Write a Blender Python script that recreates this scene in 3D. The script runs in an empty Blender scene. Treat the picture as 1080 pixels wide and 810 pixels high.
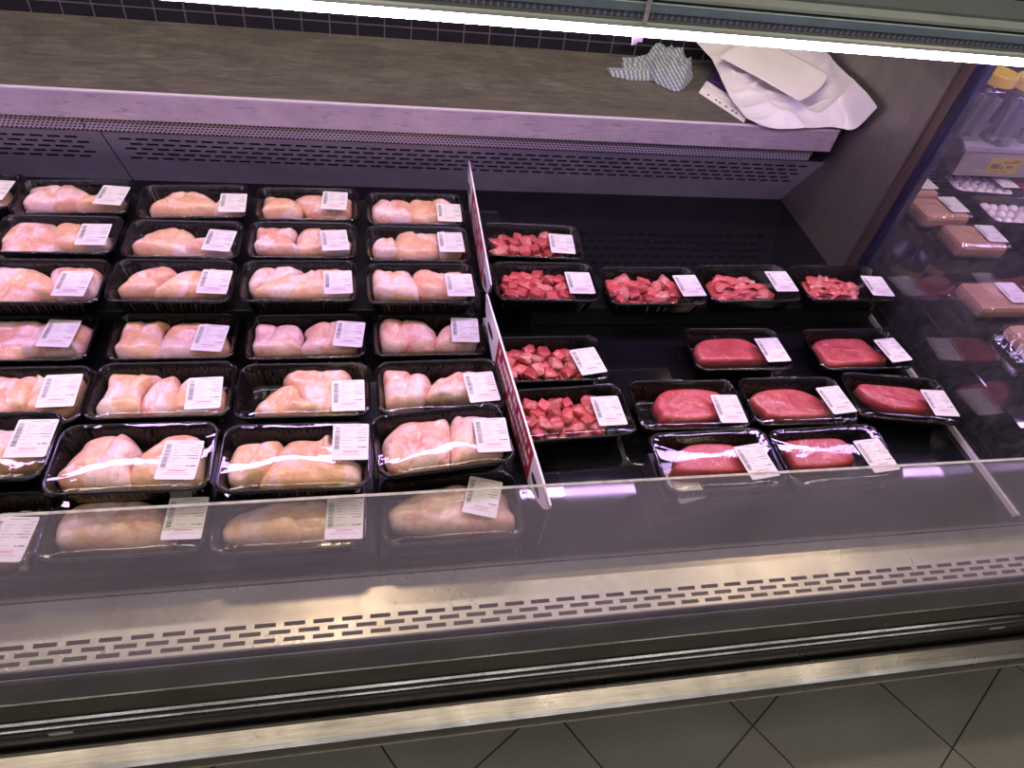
import bpy, bmesh, math, random
from mathutils import Vector, Matrix, noise

random.seed(7)
COL = bpy.context.scene.collection
PI = math.pi
rad = math.radians

# ------------------------------------------------------------------ helpers
def link(o, parent=None):
    COL.objects.link(o)
    if parent is not None:
        o.parent = parent
    return o

def mesh_obj(name, verts, faces, mats, parent=None, mi=None, smooth=False):
    me = bpy.data.meshes.new(name)
    me.from_pydata([tuple(v) for v in verts], [], faces)
    for m in (mats if isinstance(mats, (list, tuple)) else [mats]):
        me.materials.append(m)
    if mi:
        for p, k in zip(me.polygons, mi):
            p.material_index = k
    if smooth:
        for p in me.polygons:
            p.use_smooth = True
    me.update()
    return link(bpy.data.objects.new(name, me), parent)

def share(name, me, parent, loc=(0, 0, 0), rotz=0.0):
    o = bpy.data.objects.new(name, me)
    o.location = loc
    o.rotation_euler = (0, 0, rotz)
    return link(o, parent)

def tag(o, label, cat, group=None, kind=None):
    o['label'] = label
    o['category'] = cat
    if group:
        o['group'] = group
    if kind:
        o['kind'] = kind
    return o

def thing(name, label, cat, loc=(0, 0, 0), rotz=0.0, group=None):
    e = bpy.data.objects.new(name, None)
    e.empty_display_size = 0.05
    e.location = loc
    e.rotation_euler = (0, 0, rotz)
    link(e)
    return tag(e, label, cat, group)

class MB:
    """collects faces, builds one mesh"""
    def __init__(s):
        s.v, s.f, s.m = [], [], []
    def add(s, verts, faces, k=0):
        b = len(s.v)
        s.v += [tuple(v) for v in verts]
        s.f += [tuple(i + b for i in f) for f in faces]
        s.m += [k] * len(faces)
    def quad(s, a, b, c, d, k=0):
        s.add([a, b, c, d], [(0, 1, 2, 3)], k)
    def box(s, x0, x1, y0, y1, z0, z1, k=0):
        s.add([(x0, y0, z0), (x1, y0, z0), (x1, y1, z0), (x0, y1, z0),
               (x0, y0, z1), (x1, y0, z1), (x1, y1, z1), (x0, y1, z1)],
              [(0, 3, 2, 1), (4, 5, 6, 7), (0, 1, 5, 4), (1, 2, 6, 5), (2, 3, 7, 6), (3, 0, 4, 7)], k)
    def prof(s, pts, x0, x1, k=0):
        """closed (y,z) outline extruded along x"""
        n = len(pts)
        vs = [(x0, y, z) for y, z in pts] + [(x1, y, z) for y, z in pts]
        fs = [(i, (i + 1) % n, n + (i + 1) % n, n + i) for i in range(n)]
        fs += [tuple(range(n - 1, -1, -1)), tuple(range(n, 2 * n))]
        s.add(vs, fs, k)
    def build(s, name, mats, parent=None, smooth=False, bevel=0.0):
        o = mesh_obj(name, s.v, s.f, mats, parent, s.m, smooth)
        bm = bmesh.new(); bm.from_mesh(o.data)
        bmesh.ops.recalc_face_normals(bm, faces=bm.faces)
        bm.to_mesh(o.data); bm.free()
        if bevel:
            b = o.modifiers.new('bevel', 'BEVEL'); b.width = bevel; b.segments = 2
            b.limit_method = 'ANGLE'; b.angle_limit = rad(40)
        return o

def catmull(pts, n, closed=True):
    out, m = [], len(pts)
    for i in range(n):
        t = i / n * m
        k = int(t); t -= k
        p0, p1, p2, p3 = (Vector(pts[(k + j) % m]) for j in (-1, 0, 1, 2))
        out.append(0.5 * ((2 * p1) + (p2 - p0) * t + (2 * p0 - 5 * p1 + 4 * p2 - p3) * t * t + (3 * p1 - p0 - 3 * p2 + p3) * t ** 3))
    return out

def lathe(prof_rz, cx, cy, n=32):
    v, f = [], []
    m = len(prof_rz)
    for r, z in prof_rz:
        for i in range(n):
            a = 2 * PI * i / n
            v.append((cx + r * math.cos(a), cy + r * math.sin(a), z))
    for j in range(m - 1):
        for i in range(n):
            f.append((j * n + i, j * n + (i + 1) % n, (j + 1) * n + (i + 1) % n, (j + 1) * n + i))
    return v, f

# ------------------------------------------------------------------ node helper
class NT:
    def __init__(s, name):
        s.mat = bpy.data.materials.new(name); s.mat.use_nodes = True
        s.t = s.mat.node_tree; s.t.nodes.clear()
        s.out = s.t.nodes.new('ShaderNodeOutputMaterial')
    def n(s, typ, _in=None, **kw):
        nd = s.t.nodes.new('ShaderNode' + typ)
        for k, v in kw.items():
            setattr(nd, k, v)
        for k, v in (_in or {}).items():
            sock = nd.inputs[k]
            if isinstance(v, bpy.types.NodeSocket):
                s.t.links.new(v, sock)
            elif isinstance(v, tuple) and v and isinstance(v[0], bpy.types.Node):
                s.t.links.new(v[0].outputs[v[1]], sock)
            elif isinstance(v, bpy.types.Node):
                s.t.links.new(v.outputs[0], sock)
            else:
                sock.default_value = v
        return nd
    def math(s, op, a, b=0.0, c=0.0):
        return s.n('Math', {0: a, 1: b, 2: c}, operation=op)
    def coords(s, kind='Object', scale=(1, 1, 1), rnd=False):
        tc = s.n('TexCoord')
        src = tc.outputs[kind]
        if rnd:
            oi = s.n('ObjectInfo')
            a = s.n('VectorMath', {0: src, 1: s.n('VectorMath', {0: (oi, 'Random'), 1: (37., 17., 53.)}, operation='MULTIPLY')}, operation='ADD')
            src = a.outputs[0]
        return s.n('Mapping', {'Vector': src, 'Scale': scale})
    def noise(s, vec, scale, detail=4, rough=0.55, dist=0.0):
        return s.n('TexNoise', {'Vector': vec, 'Scale': scale, 'Detail': detail, 'Roughness': rough, 'Distortion': dist})
    def ramp(s, fac, stops):
        r = s.n('ValToRGB', {0: fac})
        e = r.color_ramp.elements
        while len(e) < len(stops):
            e.new(0.5)
        for el, (p, c) in zip(e, stops):
            el.position = p
            el.color = (*c, 1) if len(c) == 3 else c
        return r
    def mixc(s, fac, a, b, blend='MIX'):
        m = s.n('Mix', data_type='RGBA', blend_type=blend)
        for i, v in ((0, fac), (6, a), (7, b)):
            sock = m.inputs[i]
            if isinstance(v, bpy.types.Node):
                s.t.links.new(v.outputs[2 if v.bl_idname == 'ShaderNodeMix' else 0], sock)
            elif isinstance(v, bpy.types.NodeSocket):
                s.t.links.new(v, sock)
            else:
                sock.default_value = (*v, 1) if isinstance(v, tuple) and len(v) == 3 else v
        return m.outputs[2]
    def bump(s, h, strength=0.3, dist=0.002):
        return s.n('Bump', {'Height': h, 'Strength': strength, 'Distance': dist})
    def pbr(s, **kw):
        return s.n('BsdfPrincipled', {k.replace('_', ' '): v for k, v in kw.items()})
    def done(s, sh):
        s.t.links.new(sh.outputs[0], s.out.inputs[0])
        return s.mat

def c3(r, g, b):
    return (r, g, b, 1.0)

def simple(name, col, rough=0.4, metal=0.0, nscale=0, namt=0.1, **kw):
    t = NT(name)
    base = c3(*col)
    if nscale:
        nz = t.noise(t.coords(), nscale, 5)
        lo = tuple(c * (1 - namt) for c in col); hi = tuple(min(1, c * (1 + namt)) for c in col)
        base = t.ramp(nz, [(0.3, lo), (0.7, hi)])
    return t.done(t.pbr(Base_Color=base, Roughness=rough, Metallic=metal, **kw))

def schlick(t, f0=0.04, normal=None):
    """Fresnel from |N.I| so a one-sided sheet passes light both ways"""
    g = t.n('NewGeometry')
    nrm = normal.outputs[0] if normal else g.outputs['Normal']
    d = t.n('VectorMath', {0: nrm, 1: g.outputs['Incoming']}, operation='DOT_PRODUCT')
    c = t.math('ABSOLUTE', d.outputs['Value'])
    p = t.math('POWER', t.math('SUBTRACT', 1.0, c), 5.0)
    return t.math('MULTIPLY_ADD', p, 1.0 - f0, f0)

def clear_sheet(name, f0=0.045, rough=0.03, tint=(0.97, 0.97, 0.98), bump=None, haze=None, hazecol=(0.8, 0.8, 0.82)):
    t = NT(name)
    co = t.coords()
    nb = None
    if bump:
        nb = t.bump(t.noise(co, bump[0], 3, 0.5, 0.6), bump[1], bump[2])
    fr = schlick(t, f0, nb)
    gl = t.n('BsdfGlossy', {'Color': c3(1, 1, 1), 'Roughness': rough})
    if nb:
        t.t.links.new(nb.outputs[0], gl.inputs['Normal'])
    tr = t.n('BsdfTransparent', {'Color': c3(*tint)})
    sh = tr
    if haze:
        hz = haze(t, co)
        df = t.n('BsdfDiffuse', {'Color': c3(*hazecol)}); tl = t.n('BsdfTranslucent', {'Color': c3(*hazecol)})
        both = t.n('MixShader', {0: 0.5, 1: df, 2: tl})
        sh = t.n('MixShader', {0: hz, 1: tr, 2: both})
    return t.done(t.n('MixShader', {0: fr, 1: sh, 2: gl}))

# ------------------------------------------------------------------ materials
M = {}
def grid_lines(t, expr, pitch, phase, w):
    """1 on joint lines of a repeating coordinate"""
    a = t.math('DIVIDE', t.math('SUBTRACT', expr, phase), pitch)
    fr = t.math('FRACT', a)
    d = t.math('ABSOLUTE', t.math('SUBTRACT', fr, 0.5))
    return t.math('GREATER_THAN', d, 0.5 - w / pitch / 2)

def make_floor_mat():
    t = NT('stone_grey_floor_tile')
    tc = t.n('TexCoord'); P = tc.outputs['Object']
    e2 = t.n('VectorMath', {0: P, 1: (0.843, 0.537, 0)}, operation='DOT_PRODUCT').outputs['Value']
    e1 = t.n('VectorMath', {0: P, 1: (0.537, -0.843, 0)}, operation='DOT_PRODUCT').outputs['Value']
    ln = t.math('MAXIMUM', grid_lines(t, e2, 0.313, 0.2368, 0.0035), grid_lines(t, e1, 0.313, 0.0983, 0.0035))
    sp = t.ramp(t.noise(P, 420, 2), [(0.35, (0.13, 0.135, 0.125)), (0.7, (0.24, 0.24, 0.22))])
    big = t.ramp(t.noise(P, 3.5, 4), [(0.3, (0.75, 0.75, 0.75)), (0.7, (1, 1, 1))])
    base = t.mixc(1.0, sp, big, 'MULTIPLY')
    col = t.mixc(ln, base, (0.012, 0.012, 0.012))
    rg = t.ramp(t.noise(P, 6, 4), [(0.3, (0.35,) * 3), (0.7, (0.5,) * 3)])
    return t.done(t.pbr(Base_Color=col, Roughness=rg, Normal=t.bump(t.math('SUBTRACT', 1.0, ln), 0.6, 0.002)))

def make_wall_mat():
    t = NT('black_glazed_wall_tile')
    tc = t.n('TexCoord')
    xyz = t.n('SeparateXYZ', {0: tc.outputs['Object']})
    ln = t.math('MAXIMUM', grid_lines(t, xyz.outputs[0], 0.0735, -0.6685, 0.0035), grid_lines(t, xyz.outputs[2], 0.0735, 0.7355, 0.0035))
    col = t.mixc(ln, (0.012, 0.012, 0.016), (0.10, 0.10, 0.10))
    rg = t.math('MULTIPLY_ADD', ln, 0.5, 0.12)
    return t.done(t.pbr(Base_Color=col, Roughness=rg, Normal=t.bump(t.math('SUBTRACT', 1.0, ln), 0.4, 0.002)))

def make_steel(name, col, rough, along='x', streak=0.25, spots=0.0, metal=1.0, bmp=0.08):
    t = NT(name)
    co = t.coords(scale=(1.5, 60, 60) if along == 'x' else ((60, 60, 1.5) if along == 'z' else (60, 1.5, 60)))
    nz = t.noise(co, 6, 5, 0.6)
    blot = t.noise(t.coords(), 7, 5, 0.6, 0.4)
    lo = tuple(c * (1 - streak) for c in col)
    c = t.ramp(nz, [(0.25, lo), (0.75, col)])
    c = t.mixc(1.0, c, t.ramp(blot, [(0.3, (0.72,) * 3), (0.65, (1,) * 3)]), 'MULTIPLY')
    if spots:
        sp = t.ramp(t.noise(t.coords(scale=(1, 3, 6)), 14, 6, 0.7, 1.0), [(0.55, (0, 0, 0)), (0.68, (1, 1, 1))])
        f = t.math('MULTIPLY', sp, spots)
        c = t.mixc(f, c, (0.10, 0.055, 0.045))
    r = t.ramp(blot, [(0.3, (rough * 1.25,) * 3), (0.7, (rough * 0.85,) * 3)])
    return t.done(t.pbr(Base_Color=c, Metallic=metal, Roughness=r, Normal=t.bump(nz, bmp, 0.001)))

def make_worktop():
    t = NT('grey_brown_woodgrain_laminate')
    nz = t.noise(t.coords(scale=(4, 24, 10)), 3.2, 9, 0.75, 0.9)
    n2 = t.noise(t.coords(scale=(1, 1.8, 1)), 7, 8, 0.75, 0.6)
    c = t.ramp(nz, [(0.25, (0.06, 0.057, 0.047)), (0.5, (0.125, 0.116, 0.096)), (0.78, (0.22, 0.205, 0.17))])
    c = t.mixc(1.0, c, t.ramp(n2, [(0.32, (0.5, 0.5, 0.5)), (0.68, (1, 1, 1))]), 'MULTIPLY')
    return t.done(t.pbr(Base_Color=c, Roughness=0.55, Normal=t.bump(nz, 0.15, 0.001)))

def make_grille():
    t = NT('perforated_steel_air_outlet')
    tc = t.n('TexCoord')
    m = t.n('Mapping', {'Vector': tc.outputs['Object'], 'Scale': (1, 1, 1)})
    xyz = t.n('SeparateXYZ', {0: m})
    p = 0.0098
    u = t.math('DIVIDE', xyz.outputs[0], p)
    v = t.math('DIVIDE', xyz.outputs[2], 0.0072)
    row = t.math('FLOOR', v)
    u2 = t.math('ADD', u, t.math('MULTIPLY', t.math('MODULO', row, 2.0), 0.5))
    du = t.math('SUBTRACT', t.math('FRACT', u2), 0.5)
    dv = t.math('SUBTRACT', t.math('FRACT', v), 0.5)
    d = t.math('SQRT', t.math('ADD', t.math('MULTIPLY', du, du), t.math('MULTIPLY', dv, dv)))
    hole = t.math('LESS_THAN', d, 0.33)
    c = t.mixc(hole, (0.46, 0.43, 0.45), (0.004, 0.004, 0.004))
    met = t.math('SUBTRACT', 1.0, hole)
    return t.done(t.pbr(Base_Color=c, Metallic=t.math('MULTIPLY', met, 0.2), Roughness=0.45))

def make_deck():
    t = NT('glossy_black_deck')
    sc = t.noise(t.coords(scale=(3, 40, 1)), 8, 6, 0.7)
    sm = t.noise(t.coords(), 9, 5, 0.65)
    c = t.ramp(sc, [(0.4, (0.004, 0.004, 0.005)), (0.8, (0.012, 0.012, 0.016))])
    r = t.ramp(sm, [(0.3, (0.035,) * 3), (0.7, (0.08,) * 3)])
    return t.done(t.pbr(Base_Color=c, Roughness=r, Specular_IOR_Level=0.38))

def make_chicken(name, base, pale, pink, seed, memb=0.75, blood=0.66):
    t = NT(name)
    co = t.coords(rnd=True)
    a = t.noise(co, 14 + seed, 4, 0.55, 0.5)
    c = t.ramp(a, [(0.3, pink), (0.5, base), (0.72, pale)])
    fine = t.noise(co, 120, 4, 0.6)
    c = t.mixc(1.0, c, t.ramp(fine, [(0.34, (0.86, 0.83, 0.82)), (0.6, (1.03, 1.03, 1.03))]), 'MULTIPLY')
    # silver skin: broad pale patches with fine streaks
    m1 = t.ramp(t.noise(co, 15, 2, 0.5, 0.6), [(0.50, (0, 0, 0)), (0.57, (1, 1, 1))])
    st = t.coords(scale=(1, 0.22, 1), rnd=True)
    m2 = t.ramp(t.noise(st, 105, 3, 0.6, 1.6), [(0.28, (0.58, 0.34, 0.38)), (0.40, (0.76, 0.55, 0.57)), (0.60, (0.84, 0.70, 0.74))])
    c = t.mixc(t.math('MULTIPLY', m1, memb), c, m2)
    # blood-tinged spots
    m3 = t.ramp(t.noise(co, 26, 5, 0.6, 1.0), [(blood, (0, 0, 0)), (blood + 0.09, (1, 1, 1))])
    c = t.mixc(t.math('MULTIPLY', m3, 0.6), c, (0.58, 0.14, 0.13))
    h = t.math('ADD', t.math('MULTIPLY', fine, 0.3), t.noise(co, 45, 4, 0.6, 0.8))
    return t.done(t.pbr(Base_Color=c, Roughness=0.32, Subsurface_Weight=0.12, Subsurface_Radius=(0.01, 0.004, 0.002),
                        Subsurface_Scale=0.5, Coat_Weight=0.4, Coat_Roughness=0.12, Normal=t.bump(h, 0.5, 0.004)))

def make_beef(name, c0, c1, fat=0.5, fine=1.0):
    t = NT(name)
    co = t.coords(rnd=True)
    g = t.noise(co, 220 * fine, 5, 0.65)
    a = t.noise(co, 20, 4, 0.55, 0.4)
    c = t.ramp(a, [(0.3, c0), (0.7, c1)])
    c = t.mixc(1.0, c, t.ramp(g, [(0.34, (0.55, 0.46, 0.46)), (0.5, (0.95, 0.92, 0.92)), (0.66, (1.25, 1.5, 1.45))]), 'MULTIPLY')
    c = t.mixc(1.0, c, t.ramp((t.n('ObjectInfo'), 'Random'), [(0.0, (0.74, 0.66, 0.68)), (1.0, (1.12, 1.2, 1.15))]), 'MULTIPLY')
    v = t.n('TexVoronoi', {'Vector': t.mixc(0.06, co, t.noise(co, 40, 3), 'LINEAR_LIGHT'), 'Scale': 17.0}, feature='DISTANCE_TO_EDGE')
    ln = t.ramp((v, 'Distance'), [(0.0, (1, 1, 1)), (0.035, (0, 0, 0))])
    keep = t.ramp(t.noise(co, 22, 2), [(0.50, (0, 0, 0)), (0.58, (1, 1, 1))])
    c = t.mixc(t.math('MULTIPLY', t.math('MULTIPLY', ln, keep), fat), c, (0.72, 0.42, 0.38))
    return t.done(t.pbr(Base_Color=c, Roughness=0.36, Subsurface_Weight=0.08, Subsurface_Radius=(0.01, 0.003, 0.002), Subsurface_Scale=0.4,
                        Coat_Weight=0.25, Coat_Roughness=0.2, Normal=t.bump(g, 0.4, 0.002)))

def make_materials():
    M['floor'] = make_floor_mat()
    M['wall'] = make_wall_mat()
    M['worktop'] = make_worktop()
    M['fascia'] = make_steel('stained_steel_fascia', (0.62, 0.56, 0.56), 0.42, 'x', 0.12, 0.45, 0.35)
    M['steel'] = make_steel('brushed_steel_slotted_panel', (0.50, 0.48, 0.53), 0.36, 'x', 0.14, 0.0, 0.25)
    M['front_steel'] = make_steel('bright_steel_inner_front', (0.80, 0.76, 0.74), 0.30, 'z', 0.10, 0.0, 0.45)
    M['end_steel'] = make_steel('scuffed_steel_end_panel', (0.36, 0.335, 0.31), 0.42, 'z', 0.22, 0.25, 0.85)
    M['chrome'] = make_steel('worn_chrome_bumper', (0.62, 0.58, 0.52), 0.30, 'x', 0.40, 0.30, 1.0, 0.0)
    M['trim'] = make_steel('dull_brass_steel_trim', (0.30, 0.27, 0.22), 0.3, 'x', 0.4, 0.3, 1.0)
    M['rail'] = make_steel('polished_rail', (0.34, 0.33, 0.31), 0.2, 'x', 0.5, 0.3, 1.0)
    M['brown_trim'] = make_steel('worn_brown_edge_strip', (0.17, 0.125, 0.11), 0.4, 'z', 0.5, 0.3, 0.6)
    M['navy'] = simple('dark_navy_plastic', (0.012, 0.013, 0.03), 0.35, 0, 30, 0.3)
    M['deck'] = make_deck()
    M['black'] = simple('black_plastic', (0.006, 0.006, 0.007), 0.22, 0, 60, 0.4)
    M['riser'] = simple('matt_black_riser', (0.006, 0.006, 0.007), 0.5, 0, 40, 0.4)
    M['void'] = simple('dark_cavity', (0.003, 0.003, 0.004), 0.8)
    M['grille'] = make_grille()
    M['channel'] = simple('grey_plastic_channel', (0.115, 0.11, 0.12), 0.32, 0, 12, 0.2)
    M['skirt'] = simple('beige_floor_seal', (0.30, 0.25, 0.20), 0.6, 0, 30, 0.2)
    M['tray'] = simple('black_polypropylene_tray', (0.005, 0.0045, 0.0045), 0.13, 0, 80, 0.3, Specular_IOR_Level=0.32)
    M['film'] = clear_sheet('cling_film', 0.024, 0.02, (0.98, 0.975, 0.98), (30, 0.05, 0.003))
    def scr(t, co):
        s = t.noise(t.coords(scale=(2.5, 1, 90)), 9, 5, 0.7)
        d = t.noise(t.coords(), 5, 4, 0.6)
        sp = t.ramp(t.noise(t.coords(scale=(1, 1, 1)), 60, 2, 0.5), [(0.70, (0, 0, 0)), (0.78, (0.15,) * 3)])
        a = t.math('MULTIPLY', t.ramp(s, [(0.3, (0.55,) * 3), (0.75, (1.0,) * 3)]), t.ramp(d, [(0.3, (0.07,) * 3), (0.7, (0.13,) * 3)]))
        return t.math('ADD', a, sp)
    M['glass'] = clear_sheet('scratched_front_glass', 0.05, 0.06, (0.96, 0.96, 0.95), None, scr, (0.85, 0.82, 0.8))
    def scr2(t, co):
        s = t.noise(t.coords(scale=(1, 14, 3)), 12, 5, 0.75, 0.8)
        return t.ramp(s, [(0.45, (0.015,) * 3), (0.8, (0.10,) * 3)])
    M['side_glass'] = clear_sheet('scuffed_side_glass', 0.06, 0.02, (0.90, 0.90, 0.92), None, scr2)
    M['acrylic'] = clear_sheet('clear_acrylic', 0.06, 0.03, (0.88, 0.88, 0.9), None)
    M['jar'] = clear_sheet('clear_jar_plastic', 0.06, 0.04, (0.92, 0.92, 0.94), (20, 0.2, 0.004))
    M['pouch'] = clear_sheet('clear_pack_film', 0.11, 0.05, (0.95, 0.94, 0.96), (30, 0.8, 0.010))
    M['chick1'] = make_chicken('raw_chicken_breast_peach', (0.72, 0.43, 0.25), (0.78, 0.54, 0.36), (0.68, 0.35, 0.23), 0, 0.6, 0.72)
    M['chick2'] = make_chicken('raw_chicken_breast_pink', (0.71, 0.39, 0.27), (0.77, 0.51, 0.38), (0.66, 0.30, 0.23), 2, 0.65, 0.72)
    M['chick3'] = make_chicken('raw_chicken_skin_pale', (0.74, 0.46, 0.35), (0.79, 0.59, 0.46), (0.65, 0.29, 0.23), 4, 0.45, 0.56)
    M['beef'] = make_beef('raw_beef_red', (0.43, 0.05, 0.055), (0.62, 0.11, 0.11), 0.6)
    M['beef_pale'] = make_beef('raw_beef_sinewy', (0.52, 0.10, 0.095), (0.70, 0.29, 0.26), 0.8)
    M['steak'] = make_beef('raw_steak', (0.47, 0.065, 0.075), (0.60, 0.11, 0.115), 0.6, 1.4)
    M['white'] = simple('white_label_paper', (0.66, 0.64, 0.62), 0.55)
    M['ink'] = simple('dark_print', (0.10, 0.09, 0.11), 0.5)
    M['frost'] = simple('frosted_clear_plastic', (0.40, 0.38, 0.38), 0.35, 0, 90, 0.3)
    M['bead'] = simple('pale_plastic_bead', (0.62, 0.58, 0.60), 0.3)
    M['duct'] = simple('dim_duct_metal', (0.10, 0.085, 0.10), 0.6)
    M['grey_ink'] = simple('faint_grey_print', (0.22, 0.20, 0.24), 0.5)
    M['red_ink'] = simple('red_print', (0.45, 0.06, 0.06), 0.5)
    M['housing'] = simple('grey_green_coated_metal', (0.17, 0.205, 0.205), 0.4, 0.2, 8, 0.1)
    M['housing_dark'] = simple('slate_coated_metal', (0.065, 0.082, 0.09), 0.42, 0.2, 8, 0.1)
    M['teal'] = simple('pale_teal_plastic_strip', (0.20, 0.29, 0.31), 0.35, 0, 20, 0.1)
    t = NT('lavender_led_tube')
    M['tube'] = t.done(t.n('Emission', {'Color': c3(0.74, 0.46, 1.0), 'Strength': LAMP}))
    # ribbed lens strip over the lamp
    t = NT('ribbed_lens_strip')
    x = t.n('SeparateXYZ', {0: t.n('TexCoord').outputs['Object']}).outputs[0]
    w = t.math('SINE', t.math('MULTIPLY', x, 2 * PI / 0.012))
    c = t.ramp(w, [(0.2, (0.20, 0.19, 0.30)), (0.8, (0.46, 0.44, 0.60))])
    M['ribbed'] = t.done(t.pbr(Base_Color=c, Roughness=0.3, Normal=t.bump(w, 0.5, 0.002)))
    # tea towel: blue-green and cream check
    t = NT('checked_tea_towel')
    co = t.n('TexCoord').outputs['UV']
    xyz = t.n('SeparateXYZ', {0: co})
    l1 = grid_lines(t, xyz.outputs[0], 0.0125, 0.0, 0.0055)
    l2 = grid_lines(t, xyz.outputs[1], 0.0125, 0.0, 0.0045)
    c = t.mixc(t.math('MULTIPLY', l1, 0.85), (0.42, 0.45, 0.44), (0.06, 0.12, 0.16))
    c = t.mixc(t.math('MULTIPLY', l2, 0.4), c, (0.10, 0.16, 0.20))
    M['towel'] = t.done(t.pbr(Base_Color=c, Roughness=0.9, Sheen_Weight=0.2))
    M['bag'] = simple('white_thin_plastic_bag', (0.74, 0.72, 0.73), 0.45, 0, 9, 0.08, Transmission_Weight=0.0, Subsurface_Weight=0.1, Subsurface_Radius=(0.01, 0.01, 0.01), Subsurface_Scale=0.3)
    M['paper'] = simple('white_office_paper', (0.78, 0.76, 0.74), 0.7, 0, 10, 0.04)
    M['sleeve'] = clear_sheet('violet_tinted_plastic_sleeve', 0.06, 0.08, (0.6, 0.5, 0.75), (20, 0.4, 0.004))
    M['yellow'] = simple('yellow_plastic_lid', (0.78, 0.56, 0.06), 0.4, 0, 12, 0.08)
    M['foil'] = make_steel('silver_lilac_wrappers', (0.55, 0.50, 0.62), 0.35, 'y', 0.45, 0.0, 0.6)
    M['tan'] = make_steel('tan_fish_cake', (0.62, 0.36, 0.22), 0.5, 'x', 0.12, 0.0, 0.0)
    M['ball'] = simple('white_fish_ball', (0.74, 0.66, 0.68), 0.4, 0, 30, 0.06, Subsurface_Weight=0.15, Subsurface_Radius=(0.01, 0.006, 0.005), Subsurface_Scale=0.4)
    M['price_rail'] = simple('beige_price_rail', (0.30, 0.27, 0.22), 0.45, 0.2, 14, 0.12)
    M['tag_yellow'] = simple('yellow_price_tag', (0.42, 0.33, 0.04), 0.5, 0, 60, 0.15)
    M['tag_ink'] = simple('olive_tag_print', (0.13, 0.10, 0.03), 0.5)
    M['red_plastic'] = simple('red_pack_lid', (0.40, 0.03, 0.05), 0.3)
    M['dark_steel'] = make_steel('dark_steel_side', (0.055, 0.05, 0.05), 0.45, 'x', 0.2, 0.0, 0.6)
    M['sign_red'] = simple('red_sign_print', (0.34, 0.02, 0.035), 0.4)
    M['sign_white'] = simple('white_sign_print', (0.72, 0.66, 0.68), 0.4, 0, 20, 0.05)
    M['fat'] = simple('creamy_fat', (0.80, 0.66, 0.52), 0.4, 0, 60, 0.1)
    M['green'] = simple('pale_tag', (0.55, 0.62, 0.60), 0.5)
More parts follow.
